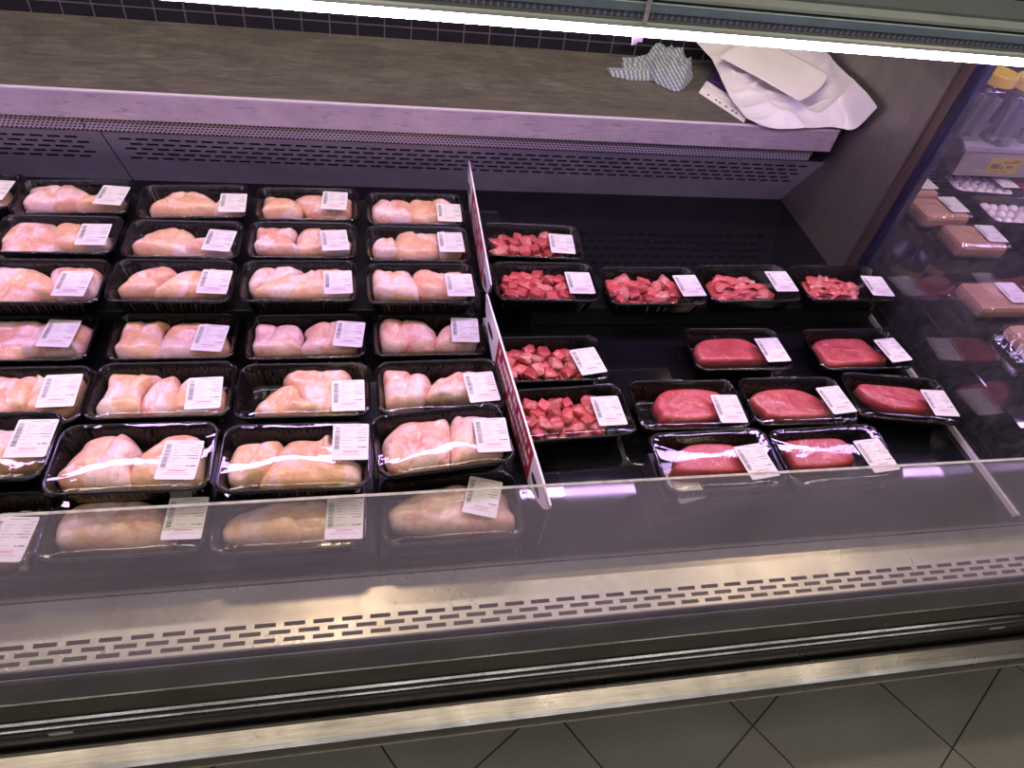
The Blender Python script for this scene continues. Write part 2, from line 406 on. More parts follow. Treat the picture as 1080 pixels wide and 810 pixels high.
PACKS = {
    'A1': {'p': [-0.6606, 1.5574, 0.4965, 3.2], 'l': [0.0827, -0.0055, -9.1], 'm': [[(-0.111, -0.011), (-0.102, 0.019), (-0.111, 0.052), (-0.089, 0.057), (-0.053, 0.059), (-0.013, 0.059), (0.005, 0.059), (0.026, 0.037), (0.036, 0.018), (-0.001, -0.014)], [(-0.002, -0.012), (0.002, 0.007), (0.039, 0.021), (0.084, 0.021), (0.107, 0.006), (0.105, -0.011), (0.095, -0.014)]]},
    'A2': {'p': [-0.3978, 1.5502, 0.4965, 3.2], 'l': [0.0884, -0.0173, -1.8], 'm': [[(-0.098, -0.012), (-0.091, 0.021), (-0.059, 0.052), (-0.032, 0.059), (-0.002, 0.059), (0.02, 0.049), (0.045, 0.025), (0.054, -0.014)], [(0.041, -0.018), (0.05, 0.024), (0.083, 0.034), (0.106, 0.011), (0.106, -0.019)]]},
    'A3': {'p': [-0.1366, 1.5508, 0.4965, 1.4], 'l': [0.0643, 0.0061, -4.6], 'm': [[(-0.111, 0.035), (-0.107, 0.048), (-0.074, 0.044), (-0.032, 0.035), (-0.011, 0.015), (-0.016, -0.008), (-0.033, -0.015), (-0.111, -0.016), (-0.111, 0.005)], [(-0.039, 0.049), (-0.016, 0.059), (0.027, 0.059), (0.088, 0.059), (0.111, 0.047), (0.111, 0.017), (0.098, -0.015), (0.009, -0.013), (-0.016, 0.012)]]},
    'A4': {'p': [0.1247, 1.5403, 0.4965, 0.5], 'l': [0.0838, -0.0233, -2.2], 'm': [[(-0.111, 0.022), (-0.097, 0.047), (-0.07, 0.057), (-0.025, 0.059), (0.001, 0.04), (-0.007, -0.015), (-0.099, -0.015), (-0.111, 0.003)], [(-0.017, 0.049), (0.012, 0.059), (0.04, 0.059), (0.077, 0.059), (0.102, 0.047), (0.111, -0.012), (-0.003, -0.015)]]},
    'B2': {'p': [-0.3974, 1.3989, 0.4965, -0.6], 'l': [0.0757, -0.0116, -6.1], 'm': [[(-0.111, -0.023), (-0.105, 0.006), (-0.087, 0.036), (-0.04, 0.057), (-0.007, 0.05), (0.019, 0.032), (0.033, -0.005), (0.034, -0.029)], [(-0.001, -0.026), (0.007, 0.016), (0.057, 0.021), (0.088, 0.004), (0.095, -0.021)]]},
    'B3': {'p': [-0.1415, 1.4027, 0.4965, 0.2], 'l': [0.0713, -0.0095, 5.9], 'm': [[(-0.111, -0.001), (-0.111, 0.019), (-0.111, 0.059), (-0.091, 0.059), (-0.039, 0.059), (-0.014, 0.059), (-0.021, 0.021), (-0.012, -0.015), (-0.109, -0.014)], [(-0.021, 0.02), (-0.01, 0.059), (0.027, 0.059), (0.084, 0.059), (0.108, 0.023), (0.111, -0.01), (-0.012, -0.015)]]},
    'B4': {'p': [0.1226, 1.394, 0.4965, 0.1], 'l': [0.0786, -0.001, 0.1], 'm': [[(-0.108, 0.01), (-0.095, 0.028), (-0.057, 0.038), (-0.046, 0.011), (-0.047, -0.016), (-0.106, -0.016)], [(-0.054, 0.047), (-0.039, 0.059), (-0.021, 0.059), (-0.001, 0.059), (0.047, 0.059), (0.063, 0.051), (0.054, -0.014), (-0.053, -0.016)], [(0.051, 0.058), (0.073, 0.059), (0.107, 0.054), (0.111, -0.008), (0.054, -0.014)]]},
    'C2': {'p': [-0.3966, 1.2462, 0.5015, -0.8], 'l': [0.0841, -0.011, -3.0], 'm': [[(-0.111, -0.02), (-0.103, 0.003), (-0.081, 0.04), (-0.043, 0.059), (-0.012, 0.059), (0.003, 0.037), (-0.026, 0.014), (-0.036, -0.019)], [(-0.039, -0.021), (-0.025, 0.009), (0.005, 0.038), (0.051, 0.058), (0.088, 0.059), (0.103, 0.011), (0.098, -0.017)]]},
    'C3': {'p': [-0.1411, 1.2472, 0.5015, 0.7], 'l': [0.0804, -0.0141, 1.6], 'm': [[(-0.111, -0.005), (-0.111, 0.027), (-0.102, 0.046), (-0.085, 0.059), (-0.044, 0.059), (0.001, 0.059), (0.009, 0.046), (-0.028, 0.017), (-0.086, -0.01)], [(-0.092, -0.019), (-0.075, 0.015), (0.002, 0.038), (0.024, 0.053), (0.063, 0.059), (0.093, 0.059), (0.111, 0.033), (0.111, -0.024)]]},
    'C4': {'p': [0.1196, 1.2397, 0.5015, 0.3], 'l': [0.085, -0.0142, -0.3], 'm': [[(-0.11, 0.021), (-0.107, 0.054), (-0.083, 0.049), (-0.035, 0.059), (-0.016, 0.054), (-0.004, -0.016), (-0.097, -0.015)], [(-0.018, 0.056), (0.013, 0.058), (0.036, 0.046), (0.062, 0.059), (0.087, 0.059), (0.111, 0.042), (0.111, -0.014), (-0.0, -0.016)]]},
    'D2': {'p': [-0.3891, 1.137, 0.4448, -0.1], 'l': [0.0718, -0.0141, -6.2], 'm': [[(-0.111, -0.037), (-0.111, -0.018), (-0.111, 0.003), (-0.11, 0.052), (-0.093, 0.059), (-0.052, 0.059), (-0.019, 0.059), (-0.03, 0.033), (-0.024, -0.039)], [(-0.025, -0.038), (-0.029, 0.026), (-0.008, 0.056), (0.033, 0.058), (0.078, 0.044), (0.106, 0.001), (0.099, -0.036)]]},
    'D3': {'p': [-0.1277, 1.132, 0.4448, 0.7], 'l': [0.0974, -0.003, -7.5], 'm': [[(-0.111, -0.029), (-0.111, 0.013), (-0.111, 0.052), (-0.084, 0.055), (-0.048, 0.046), (-0.011, 0.04), (-0.007, -0.007), (-0.018, -0.03)], [(-0.014, -0.027), (-0.004, 0.012), (-0.008, 0.039), (0.026, 0.059), (0.056, 0.059), (0.078, 0.059), (0.111, 0.045), (0.111, -0.015), (0.047, -0.029)]]},
    'D4': {'p': [0.1322, 1.135, 0.4448, 0.2], 'l': [0.0794, 0.0036, -3.4], 'm': [[(-0.111, 0.026), (-0.107, 0.059), (-0.075, 0.059), (-0.04, 0.059), (-0.006, 0.053), (0.02, 0.028), (0.012, -0.027), (-0.091, -0.026), (-0.109, -0.001)], [(0.015, 0.01), (0.037, 0.041), (0.075, 0.059), (0.111, 0.054), (0.111, 0.026), (0.111, -0.016), (0.075, -0.028), (0.016, -0.026)]]},
    'E2': {'p': [-0.3694, 0.9449, 0.4905, -0.1], 'l': [0.0737, -0.017, 2.2], 'm': [[(-0.111, -0.043), (-0.111, -0.022), (-0.104, 0.014), (-0.107, 0.052), (-0.071, 0.059), (-0.032, 0.055), (-0.013, 0.049), (-0.038, 0.012), (-0.037, -0.04)], [(-0.034, -0.044), (-0.039, -0.004), (-0.02, 0.039), (0.012, 0.05), (0.023, 0.023), (0.028, -0.026), (0.017, -0.046)], [(0.019, -0.046), (0.018, 0.022), (0.038, 0.042), (0.072, 0.039), (0.105, 0.01), (0.105, -0.045)]]},
    'E3': {'p': [-0.1199, 0.9351, 0.4905, -0.3], 'l': [0.0811, -0.0228, 0.6], 'm': [[(-0.046, 0.04), (-0.035, 0.059), (-0.009, 0.059), (0.072, 0.059), (0.084, 0.059), (0.089, 0.04), (0.078, -0.009), (-0.003, -0.006)], [(-0.091, -0.022), (-0.076, -0.005), (-0.045, 0.023), (-0.013, 0.029), (0.001, -0.015), (0.053, -0.045), (0.014, -0.049), (-0.08, -0.045)], [(-0.013, 0.008), (0.013, 0.034), (0.079, 0.036), (0.095, -0.032), (0.085, -0.046), (0.014, -0.046)]]},
    'E4': {'p': [0.1361, 0.9368, 0.4905, 1.0], 'l': [0.0807, -0.0135, 3.7], 'm': [[(-0.111, 0.055), (-0.094, 0.059), (-0.059, 0.059), (-0.05, 0.048), (-0.025, 0.047), (-0.011, 0.026), (-0.031, -0.024), (-0.062, -0.034), (-0.106, -0.035), (-0.111, -0.004)], [(-0.027, -0.017), (-0.013, 0.027), (0.017, 0.041), (0.043, 0.053), (0.082, 0.049), (0.101, 0.021), (0.11, -0.017), (0.046, -0.021)]]},
    'F2': {'p': [-0.3731, 0.7597, 0.532, -0.7], 'l': [0.0714, -0.014, -3.5], 'm': [[(-0.111, -0.04), (-0.111, -0.016), (-0.094, 0.023), (-0.088, 0.045), (-0.062, 0.059), (-0.041, 0.059), (-0.023, 0.059), (0.002, 0.028), (-0.006, -0.003), (-0.005, -0.043)], [(-0.005, -0.044), (-0.006, 0.006), (0.009, 0.025), (0.032, 0.049), (0.056, 0.059), (0.076, 0.059), (0.095, 0.043), (0.107, -0.023), (0.092, -0.046)]]},
    'F3': {'p': [-0.1217, 0.7471, 0.532, -0.9], 'l': [0.0879, 0.0219, -1.2], 'm': [[(-0.111, -0.032), (-0.111, 0.01), (-0.1, 0.035), (-0.058, 0.046), (-0.029, 0.048), (-0.022, 0.016), (-0.037, -0.027), (-0.085, -0.042)], [(-0.057, -0.047), (-0.054, -0.014), (-0.029, 0.037), (-0.007, 0.053), (0.029, 0.047), (0.052, 0.059), (0.061, 0.034), (0.1, -0.001), (0.111, -0.021), (0.1, -0.049), (0.026, -0.05)]]},
    'F4': {'p': [0.1267, 0.7845, 0.516, 6.0], 'l': [0.0884, -0.0109, -6.2], 'm': [[(-0.111, 0.008), (-0.102, 0.031), (-0.065, 0.059), (-0.033, 0.059), (-0.0, 0.059), (0.025, 0.059), (0.023, 0.011), (0.005, -0.047), (-0.02, -0.05), (-0.082, -0.049), (-0.11, -0.028)], [(0.027, 0.059), (0.046, 0.059), (0.077, 0.059), (0.101, 0.049), (0.111, 0.035), (0.111, -0.028), (0.101, -0.043), (0.048, -0.044), (0.008, -0.041)]]},
    'R1': {'p': [0.406, 1.4047, 0.5025, -2.9], 'l': [0.0697, -0.0162, -2.5]},
    'R2': {'p': [0.4085, 1.247, 0.5025, -1.1], 'l': [0.0782, -0.0121, -0.4]},
    'R3': {'p': [0.6684, 1.2322, 0.5025, 0.4], 'l': [0.0953, -0.0081, 2.1]},
    'R4': {'p': [0.9209, 1.2436, 0.5025, 1.0], 'l': [0.0981, -0.0028, -0.5]},
    'R5': {'p': [1.1835, 1.2448, 0.5025, -0.6], 'l': [0.0914, -0.0188, -3.2]},
    'S1': {'p': [0.3904, 1.0459, 0.4508, 0.1], 'l': [0.0793, -0.0168, 9.1]},
    'S2': {'p': [0.8433, 1.0661, 0.4508, -0.9], 'l': [0.0823, -0.0106, 3.1], 'm': [[(-0.093, 0.028), (-0.065, 0.051), (0.004, 0.059), (0.055, 0.051), (0.082, 0.016), (0.085, -0.015), (0.008, -0.019), (-0.082, -0.018), (-0.094, 0.006)]]},
    'S3': {'p': [1.154, 1.0593, 0.4508, -0.2], 'l': [0.0923, -0.0125, 6.8], 'm': [[(-0.089, 0.039), (-0.055, 0.057), (0.008, 0.059), (0.056, 0.055), (0.074, 0.02), (0.093, -0.019), (0.014, -0.03), (-0.072, -0.032), (-0.086, -0.001)]]},
    'T1': {'p': [0.4053, 0.8906, 0.4508, 2.3], 'l': [0.0742, -0.008, -0.9]},
    'T2': {'p': [0.6637, 0.9007, 0.4508, -1.3], 'l': [0.0828, -0.0192, -0.9], 'm': [[(-0.065, 0.025), (-0.041, 0.052), (-0.008, 0.059), (0.042, 0.059), (0.091, 0.048), (0.101, 0.016), (0.078, -0.017), (0.052, -0.03), (-0.049, -0.029), (-0.064, -0.005)]]},
    'T3': {'p': [0.9205, 0.9009, 0.4508, -0.8], 'l': [0.0936, -0.0053, 6.4], 'm': [[(-0.091, 0.033), (-0.052, 0.053), (0.017, 0.055), (0.062, 0.038), (0.091, 0.004), (0.091, -0.02), (0.06, -0.03), (-0.052, -0.028), (-0.078, -0.006)]]},
    'T4': {'p': [1.1771, 0.8988, 0.4508, -8.7], 'l': [0.0944, -0.0108, 3.5], 'm': [[(-0.073, 0.054), (-0.037, 0.059), (0.015, 0.059), (0.083, 0.053), (0.106, 0.009), (0.091, -0.012), (0.0, -0.015), (-0.057, 0.011)]]},
    'U1': {'p': [0.644, 0.7185, 0.5005, 0.3], 'l': [0.0717, -0.013, 6.5], 'm': [[(-0.075, 0.017), (-0.056, 0.043), (-0.022, 0.051), (0.044, 0.047), (0.08, 0.025), (0.089, -0.005), (0.072, -0.022), (-0.077, -0.014)]]},
    'U2': {'p': [0.8942, 0.7163, 0.5005, 0.9], 'l': [0.0807, -0.0122, 3.7], 'm': [[(-0.079, 0.053), (-0.052, 0.059), (0.015, 0.059), (0.059, 0.049), (0.062, 0.019), (0.044, -0.009), (-0.068, -0.012), (-0.083, 0.017)]]},
    'A0': {'p': [-0.8993, 1.5725, 0.4965, 0.0]},
    'B1': {'p': [-0.6568, 1.4102, 0.4965, 0.0], 'l': [0.074, -0.0083, 0.7], 'm': [[(-0.111, -0.023), (-0.111, 0.009), (-0.105, 0.032), (-0.074, 0.05), (-0.043, 0.053), (-0.028, 0.025), (-0.017, -0.02)], [(-0.019, -0.02), (-0.027, 0.032), (-0.017, 0.059), (0.013, 0.059), (0.044, 0.057), (0.084, 0.031), (0.102, 0.007), (0.091, -0.018)]]},
    'C1': {'p': [-0.6488, 1.2427, 0.5015, 0.0], 'l': [0.0677, -0.0162, -2.1], 'm': [[(-0.097, -0.026), (-0.096, 0.003), (-0.053, 0.028), (-0.036, 0.042), (0.0, 0.041), (0.027, 0.012), (0.033, -0.026)], [(-0.001, 0.049), (0.022, 0.059), (0.055, 0.059), (0.08, 0.059), (0.104, 0.048), (0.109, -0.011), (0.088, -0.026), (0.03, -0.026)]]},
    'D1': {'p': [-0.6615, 1.1391, 0.4448, 0.0], 'l': [0.0595, 0.002, -4.5], 'm': [[(-0.078, -0.03), (-0.089, 0.048), (-0.068, 0.059), (-0.043, 0.059), (0.009, 0.059), (0.03, 0.055), (0.109, 0.045), (0.101, -0.018), (0.083, -0.026), (0.03, -0.029)]]},
    'E1': {'p': [-0.6155, 0.9389, 0.4905, 0.0], 'l': [0.0776, 0.0036, 1.6], 'm': [[(-0.053, -0.025), (-0.073, 0.059), (-0.048, 0.059), (-0.022, 0.059), (0.012, 0.059), (0.027, 0.055), (0.027, -0.011), (0.008, -0.027)], [(0.014, 0.059), (0.018, 0.059), (0.053, 0.059), (0.086, 0.059), (0.1, 0.059), (0.104, 0.0), (0.076, -0.03), (0.022, -0.028)]]},
    'F1': {'p': [-0.625, 0.801, 0.523, 0.0], 'l': [0.0912, 0.0078, -1.5], 'm': [[(0.028, -0.033), (0.014, 0.041), (0.044, 0.043), (0.103, 0.037), (0.103, -0.026), (0.081, -0.033)]]},
    'G0': {'p': [-0.6253, 0.6732, 0.4765, 0.0], 'l': [0.0855, -0.0222, -4.8], 'm': [[(0.019, -0.048), (0.002, 0.025), (0.052, 0.036), (0.086, 0.033), (0.106, 0.002), (0.11, -0.056)]]},
    'G2': {'p': [-0.3807, 0.6789, 0.4785, 0.0], 'l': [0.0878, -0.0104, -2.0], 'm': [[(-0.111, -0.02), (-0.111, 0.024), (-0.075, 0.05), (-0.004, 0.05), (0.051, 0.024), (0.066, -0.016), (0.05, -0.042), (-0.075, -0.035)]]},
    'G3': {'p': [-0.131, 0.6689, 0.4785, 0.0], 'l': [0.086, -0.0197, -2.4], 'm': [[(-0.111, -0.03), (-0.103, 0.015), (-0.029, 0.034), (0.064, 0.031), (0.111, 0.002), (0.111, -0.045), (0.019, -0.048)]]},
    'G4': {'p': [0.1362, 0.6734, 0.4625, 0.0], 'l': [0.0556, 0.0131, -17.5], 'm': [[(-0.111, -0.021), (-0.091, 0.034), (0.013, 0.059), (0.097, 0.04), (0.111, 0.002), (0.111, -0.044)]]},
}
# ------------------------------------------------------------------ scene settings
LAMP = 66.0
make_materials()
Z0 = 0.205                       # height of the case's reference line above the floor
X0, X1 = -2.2, 2.7               # length of case that is built
def up(pts): return [(y, z + Z0) for y, z in pts]

# ------------------------------------------------------------------ setting
fl = MB(); fl.quad((-6, -5, 0), (6, -5, 0), (6, 2.4, 0), (-6, 2.4, 0))
floor = fl.build('floor', M['floor']); floor['kind'] = 'structure'
wl = MB(); wl.box(-6, 6, 2.062, 2.16, 0, 3.0)
wall = wl.build('wall_back', M['wall']); wall['kind'] = 'structure'

# ------------------------------------------------------------------ refrigerated case
case = thing('refrigerated_display_case', 'long open refrigerated meat case with steel back, black deck and low scratched glass front',
             'display case', (0, 0.6, 0))
case.location = (0, 0, 0)

b = MB(); b.prof(up([(.4705, -.106), (.464, -.101), (.458, -.1005), (.432, -.110), (.4235, -.1145), (.4185, -.121), (.4165, -.1275), (.4172, -.136), (.421, -.144), (.428, -.148), (.4705, -.150)]), X0, X1)
b.build('bumper', M['chrome'], case, bevel=.0025)
b = MB(); b.prof(up([(.4172, -.1365), (.4150, -.1385), (.4165, -.143), (.421, -.1445)]), X0, X1); b.build('bumper_seal', M['skirt'], case)
b = MB(); b.box(X0, X1, .4715, .50, 0.0, Z0 + .150); b.build('kick_panel', M['black'], case)
b = MB(); b.prof(up([(.471, .109), (.4635, .104), (.4625, .050), (.471, .042)]), X0, X1); b.build('trim_strip', M['trim'], case, bevel=.0015)
for zc in (.018, -.010):
    b = MB(); b.prof(up([(.4713 - .012 * math.sin(a), zc + .011 * math.cos(a)) for a in [PI * k / 8 for k in range(9)]]), X0, X1)
    b.build('trim_rail', M['rail'], case)
b = MB(); b.prof(up([(.459, .128), (.4565, .133), (.4585, .168), (.4565, .172), (.4585, .197), (.462, .202), (.4645, .202), (.4645, .165), (.4745, .165), (.4745, .202), (.4775, .202), (.4775, .128)]), X0, X1)
b.build('glass_channel', M['channel'], case, bevel=.001)
b = MB(); b.box(X0, X1, .4655, .4735, Z0 + .167, Z0 + .604)
fg = b.build('front_glass', M['glass'], case, bevel=.0015)
b = MB(); b.box(X0, X1, .4695, .4732, Z0 + .604, Z0 + .6044); b.build('edge_highlight', M['frost'], fg)  # pale strip paints the highlight along the top of the glass
fg['label'] = 'low clear scratched glass front'
for x, z in ((-.607 * .86, -.043), (1.563 * .86, -.040)):
    b = MB(); b.box(x - .018, x + .018, .4695, .4713, Z0 + z - .010, Z0 + z + .010); b.build('kick_tag', M['green'], case)

def slotted(name, p0, p1, xa, xb, s0, rows, pitch_s, slot_s, pitch_x, slot_x, mat, xm=0.03):
    """sloping sheet from (y,z)=p0 to p1 with real staggered slots and a dark cavity behind"""
    (ya, za), (yb, zb) = p0, p1
    L = math.hypot(yb - ya, zb - za)
    pt = lambda x, s: (x, ya + (yb - ya) * s / L, za + (zb - za) * s / L + Z0)
    m = MB()
    m.quad(pt(xa, 0), pt(xb, 0), pt(xb, s0), pt(xa, s0))
    s = s0
    for r in range(rows):
        off = (r % 2) * pitch_x / 2
        x = xa; first = xa + xm + off
        sl = []
        q = first
        while q + slot_x < xb - xm:
            sl.append(q); q += pitch_x
        for q in sl:
            m.quad(pt(x, s), pt(q, s), pt(q, s + slot_s), pt(x, s + slot_s)); x = q + slot_x
        m.quad(pt(x, s), pt(xb, s), pt(xb, s + slot_s), pt(x, s + slot_s))
        e = s + pitch_s if r < rows - 1 else L
        m.quad(pt(xa, s + slot_s), pt(xb, s + slot_s), pt(xb, e), pt(xa, e))
        s += pitch_s
    o = mesh_obj(name, m.v, m.f, [mat], case)
    return o
# inner front wall (seen through the glass)
slotted('return_air_grille', (.6125, .142), (.4785, .1225), X0, X1, .066, 3, .0125, .0070, .047, .034, M['front_steel'])
b = MB(); b.prof(up([(.6125, .128), (.479, .108), (.479, .09), (.6125, .09)]), X0, X1); b.build('air_duct', M['duct'], case)
# back wall of the well
for xa, xb in ((X0, -.6055), (-.6025, 1.309)):
    slotted('back_panel', (1.678, .389), (1.800, .187), xa, xb, .024, 5, .0222, .0086, .037, .027, M['steel'])
slotted('back_panel', (1.740, .357), (1.800, .187), 1.331, X1, .022, 5, .0162, .0062, .037, .026, M['steel'])
b = MB(); b.prof(up([(1.690, .389), (1.812, .187), (1.84, .187), (1.84, .389)]), X0, 1.309); b.prof(up([(1.752, .357), (1.812, .187), (1.84, .187), (1.84, .357)]), 1.331, X1); b.build('back_duct', M['void'], case)
for xa, xb in ((X0, -.632), (-.629, 1.245)):
    b = MB(); b.prof(up([(1.664, .431), (1.672, .394), (1.679, .390), (1.682, .393), (1.678, .399), (1.670, .433)]), xa, xb); b.build('air_grille', M['grille'], case)
# deck
b = MB()
b.prof(up([(.600, .187), (.600, .180), (.6135, .143), (.62, .143), (.62, .155), (1.527, .155), (1.527, .187)]), X0, X1)
b.prof(up([(1.530, .187), (1.530, .155), (1.812, .155), (1.812, .187)]), X0, X1)
b.build('deck', M['deck'], case, bevel=.001)
def riser(x0, x1, y0, y1, zt):
    q = MB(); q.box(x0, x1, y0, y1, Z0 + .1872, Z0 + zt - .0005); q.build('deck_riser', M['riser'], case, bevel=.003)
riser(X0, .240, 1.213, 1.655, .2392)
riser(.385, .52, 1.345, 1.46, .2447)
riser(.382, 1.295, 1.212, 1.312, .2447)  # black block added in place of lower beef trays lost in shade
riser(X0, .240, .878, 1.000, .2332)
riser(X0, .006, .615, .872, .219)
riser(.012, .240, .615, .872, .2052)
riser(.535, 1.005, .665, .780, .2427)
# raised floor of the neighbouring bay
b = MB(); b.box(1.345, X1, .75, 1.738, Z0 + .1872, Z0 + .3045); b.build('bay_deck', M['deck'], case, bevel=.003)
# end panel, its edge strips, side glass
b = MB(); b.box(1.310, 1.330, 1.362, 2.055, Z0 + .155, Z0 + 1.2); ep = b.build('end_panel', M['end_steel'], case)
b = MB(); b.box(1.3055, 1.3105, 1.396, 1.404, Z0 + .188, Z0 + 1.2); b.box(1.304, 1.311, 1.3605, 1.388, Z0 + .188, Z0 + 1.2)
b.build('edge_strip', M['brown_trim'], ep, bevel=.001)
b = MB(); b.box(1.306, 1.336, 1.3365, 1.3595, Z0 + .188, Z0 + 1.2); b.build('panel_post', M['navy'], case, bevel=.002)
b = MB(); b.box(1.314, 1.321, .600, 1.336, Z0 + .19, Z0 + .862); sg = b.build('side_glass', M['side_glass'], case)
sg['label'] = 'clear side glass beyond the steaks'
b = MB(); b.box(1.3116, 1.3137, .61, 1.336, Z0 + .1872, Z0 + .199); b.box(1.3215, 1.326, .61, 1.336, Z0 + .1872, Z0 + .193)
b.build('glass_trim', M['bead'], sg)
# lower rear body and the neighbouring bay's dark back
b = MB(); b.box(X0, 1.309, 1.842, 2.055, 0.0, Z0 + .43); b.box(X0, X1, .502, 1.84, 0.0, Z0 + .088); b.box(1.332, X1, 1.842, 2.055, 0.0, Z0 + 1.0)
b.build('case_body', M['dark_steel'], case)

# ------------------------------------------------------------------ worktop over the back
wt = thing('worktop_shelf', 'dark wood-grain worktop with stained steel edge above the back grilles', 'shelf', (0, 1.85, Z0 + .44))
wt.location = (0, 0, 0)
b = MB(); b.box(X0, 1.281, 1.652, 2.060, Z0 + .470, Z0 + .500); b.build('top', M['worktop'], wt)
b = MB(); b.prof(up([(1.646, .437), (1.646, .5012), (1.6535, .5012), (1.6535, .445), (1.668, .437), (1.668, .434)]), X0, 1.2815)
b.prof(up([(1.668, .434), (1.668, .44), (2.055, .44), (2.055, .434)]), X0, 1.2815)
b.build('fascia', M['fascia'], wt, bevel=.0015)
b = MB(); b.prof(up([(1.6452, .4985), (1.6452, .5022), (1.6545, .5022), (1.6545, .5012), (1.646, .5012), (1.646, .4985)]), X0, 1.2815); b.build('edge_lip', M['bead'], wt)

# ------------------------------------------------------------------ light bar
lb = thing('light_bar', 'grey-green canopy bar with a glowing lavender tube running over the trays', 'light', (0, 1.2, Z0 + .9))
lb.location = (0, 0, 0)
b = MB(); b.prof(up([(1.207, .874), (1.207, .904), (1.198, .905), (1.196, .9225), (1.206, .9225), (1.206, .926), (1.196, .9265), (1.198, .931), (1.222, .9355),
                     (1.2225, .929), (1.232, .929), (1.2325, .9375), (1.300, .9495), (1.300, .90), (1.225, .874)]), X0, X1, 0)
hs = b.build('housing', [M['housing'], M['housing_dark']], lb)
for p in hs.data.polygons:
    if p.center.y > 1.236 and p.normal.z > 0.5:
        p.material_index = 1
b = MB(); b.prof(up([(1.1975, .906), (1.1955, .9065), (1.1935, .921), (1.1955, .922)]), X0, X1); b.build('teal_strip', M['teal'], lb)
b = MB(); b.prof(up([(1.2068, .8935), (1.203, .8935), (1.2015, .903), (1.2068, .9035)]), X0, X1); b.build('lens_strip', M['ribbed'], lb)
def arc_bar(name, a0, a1, r, mat, par=None):
    n = 16
    out = [(1.1935 + r * math.cos(rad(a0 + (a1 - a0) * k / n)), .8815 + r * math.sin(rad(a0 + (a1 - a0) * k / n))) for k in range(n + 1)]
    q = MB(); q.prof(up(out), X0, X1); return q.build(name, mat, par or lb)
tl = arc_bar('tube_light', 158, 330, .0130, M['tube'])
arc_bar('tube_back', -29, 157, .0128, M['housing'], tl)
b = MB(); b.prof(up([(1.190, .8955), (1.2005, .8955), (1.2005, .892), (1.190, .892)]), X0, X1); b.build('tube_clip_rail', M['housing'], lb)

# little clear ticket clip hanging off the bar
b = MB()
b.prof(up([(1.188, .862), (1.186, .862), (1.186, .94), (1.188, .94)]), .462, .470)
b.prof(up([(1.188, .938), (1.186, .942), (1.206, .946), (1.206, .942)]), .462, .470)
b.add([(.452, 1.1865, Z0 + .876), (.466, 1.1865, Z0 + .880), (.4675, 1.1865, Z0 + .866), (.460, 1.1865, Z0 + .858), (.453, 1.1865, Z0 + .855),
       (.452, 1.1885, Z0 + .876), (.466, 1.1885, Z0 + .880), (.4675, 1.1885, Z0 + .866), (.460, 1.1885, Z0 + .858), (.453, 1.1885, Z0 + .855)],
      [(0, 1, 2, 3, 4), (9, 8, 7, 6, 5), (0, 5, 6, 1), (1, 6, 7, 2), (2, 7, 8, 3), (3, 8, 9, 4), (4, 9, 5, 0)])
o = b.build('ticket_clip', M['frost']); tag(o, 'small clear plastic ticket clip hanging over the glowing tube', 'clip')

# ------------------------------------------------------------------ meat packs: shared meshes
W, D, H = .245, .140, .052
def rrect(hw, hd, r, n=8):
    pts = []
    for cx, cy, a0 in ((hw - r, hd - r, 0), (-hw + r, hd - r, 90), (-hw + r, -hd + r, 180), (hw - r, -hd + r, 270)):
        for k in range(n + 1):
            a = rad(a0 + 90 * k / n)
            pts.append((cx + r * math.cos(a), cy + r * math.sin(a)))
    # straight edges filled in so the walls can be fluted
    out = []
    for i, p in enumerate(pts):
        q = pts[(i + 1) % len(pts)]
        L = math.hypot(q[0] - p[0], q[1] - p[1])
        out.append(p)
        m = int(L / .004)
        for k in range(1, m):
            out.append((p[0] + (q[0] - p[0]) * k / m, p[1] + (q[1] - p[1]) * k / m))
    return out

def tray_mesh():
    base = rrect(W / 2, D / 2, .026)
    N = len(base)
    L = [0]
    for i in range(1, N):
        L.append(L[-1] + math.hypot(base[i][0] - base[i - 1][0], base[i][1] - base[i - 1][1]))
    rings = []   # (inset, z, flute)
    spec = [(.020, 0, 0), (.019, .001, 0), (.0085, H - .008, 0), (.0075, H - .007, 0), (.0012, H - .0065, 0), (0, H - .005, 0), (.0004, H - .0015, 0), (.002, H, 0),
            (.0042, H - .0005, 0), (.0055, H - .003, 0), (.007, H - .0055, .3), (.009, H - .010, 1), (.0165, .012, 1), (.019, .006, .4), (.023, .0035, 0), (.027, .003, 0)]
    verts = []
    for ins, z, fl in spec:
        for i, (x, y) in enumerate(base):
            sx, sy = (W / 2 - ins) / (W / 2), (D / 2 - ins) / (D / 2)
            k = .0016 * fl * (1 if math.sin(L[i] * 2 * PI / .0105) > 0 else -.4)
            sx -= k / (W / 2); sy -= k / (D / 2)
            verts.append((x * sx, y * sy, z))
    faces = []
    for r in range(len(spec) - 1):
        for i in range(N):
            j = (i + 1) % N
            faces.append((r * N + i, r * N + j, (r + 1) * N + j, (r + 1) * N + i))
    faces.append(tuple(range(N - 1, -1, -1)))
    faces.append(tuple((len(spec) - 1) * N + i for i in range(N)))
    me = bpy.data.meshes.new('tray'); me.from_pydata(verts, [], faces); me.materials.append(M['tray'])
    for p in me.polygons: p.use_smooth = len(p.vertices) == 4
    me.update(); return me
TRAY = tray_mesh()

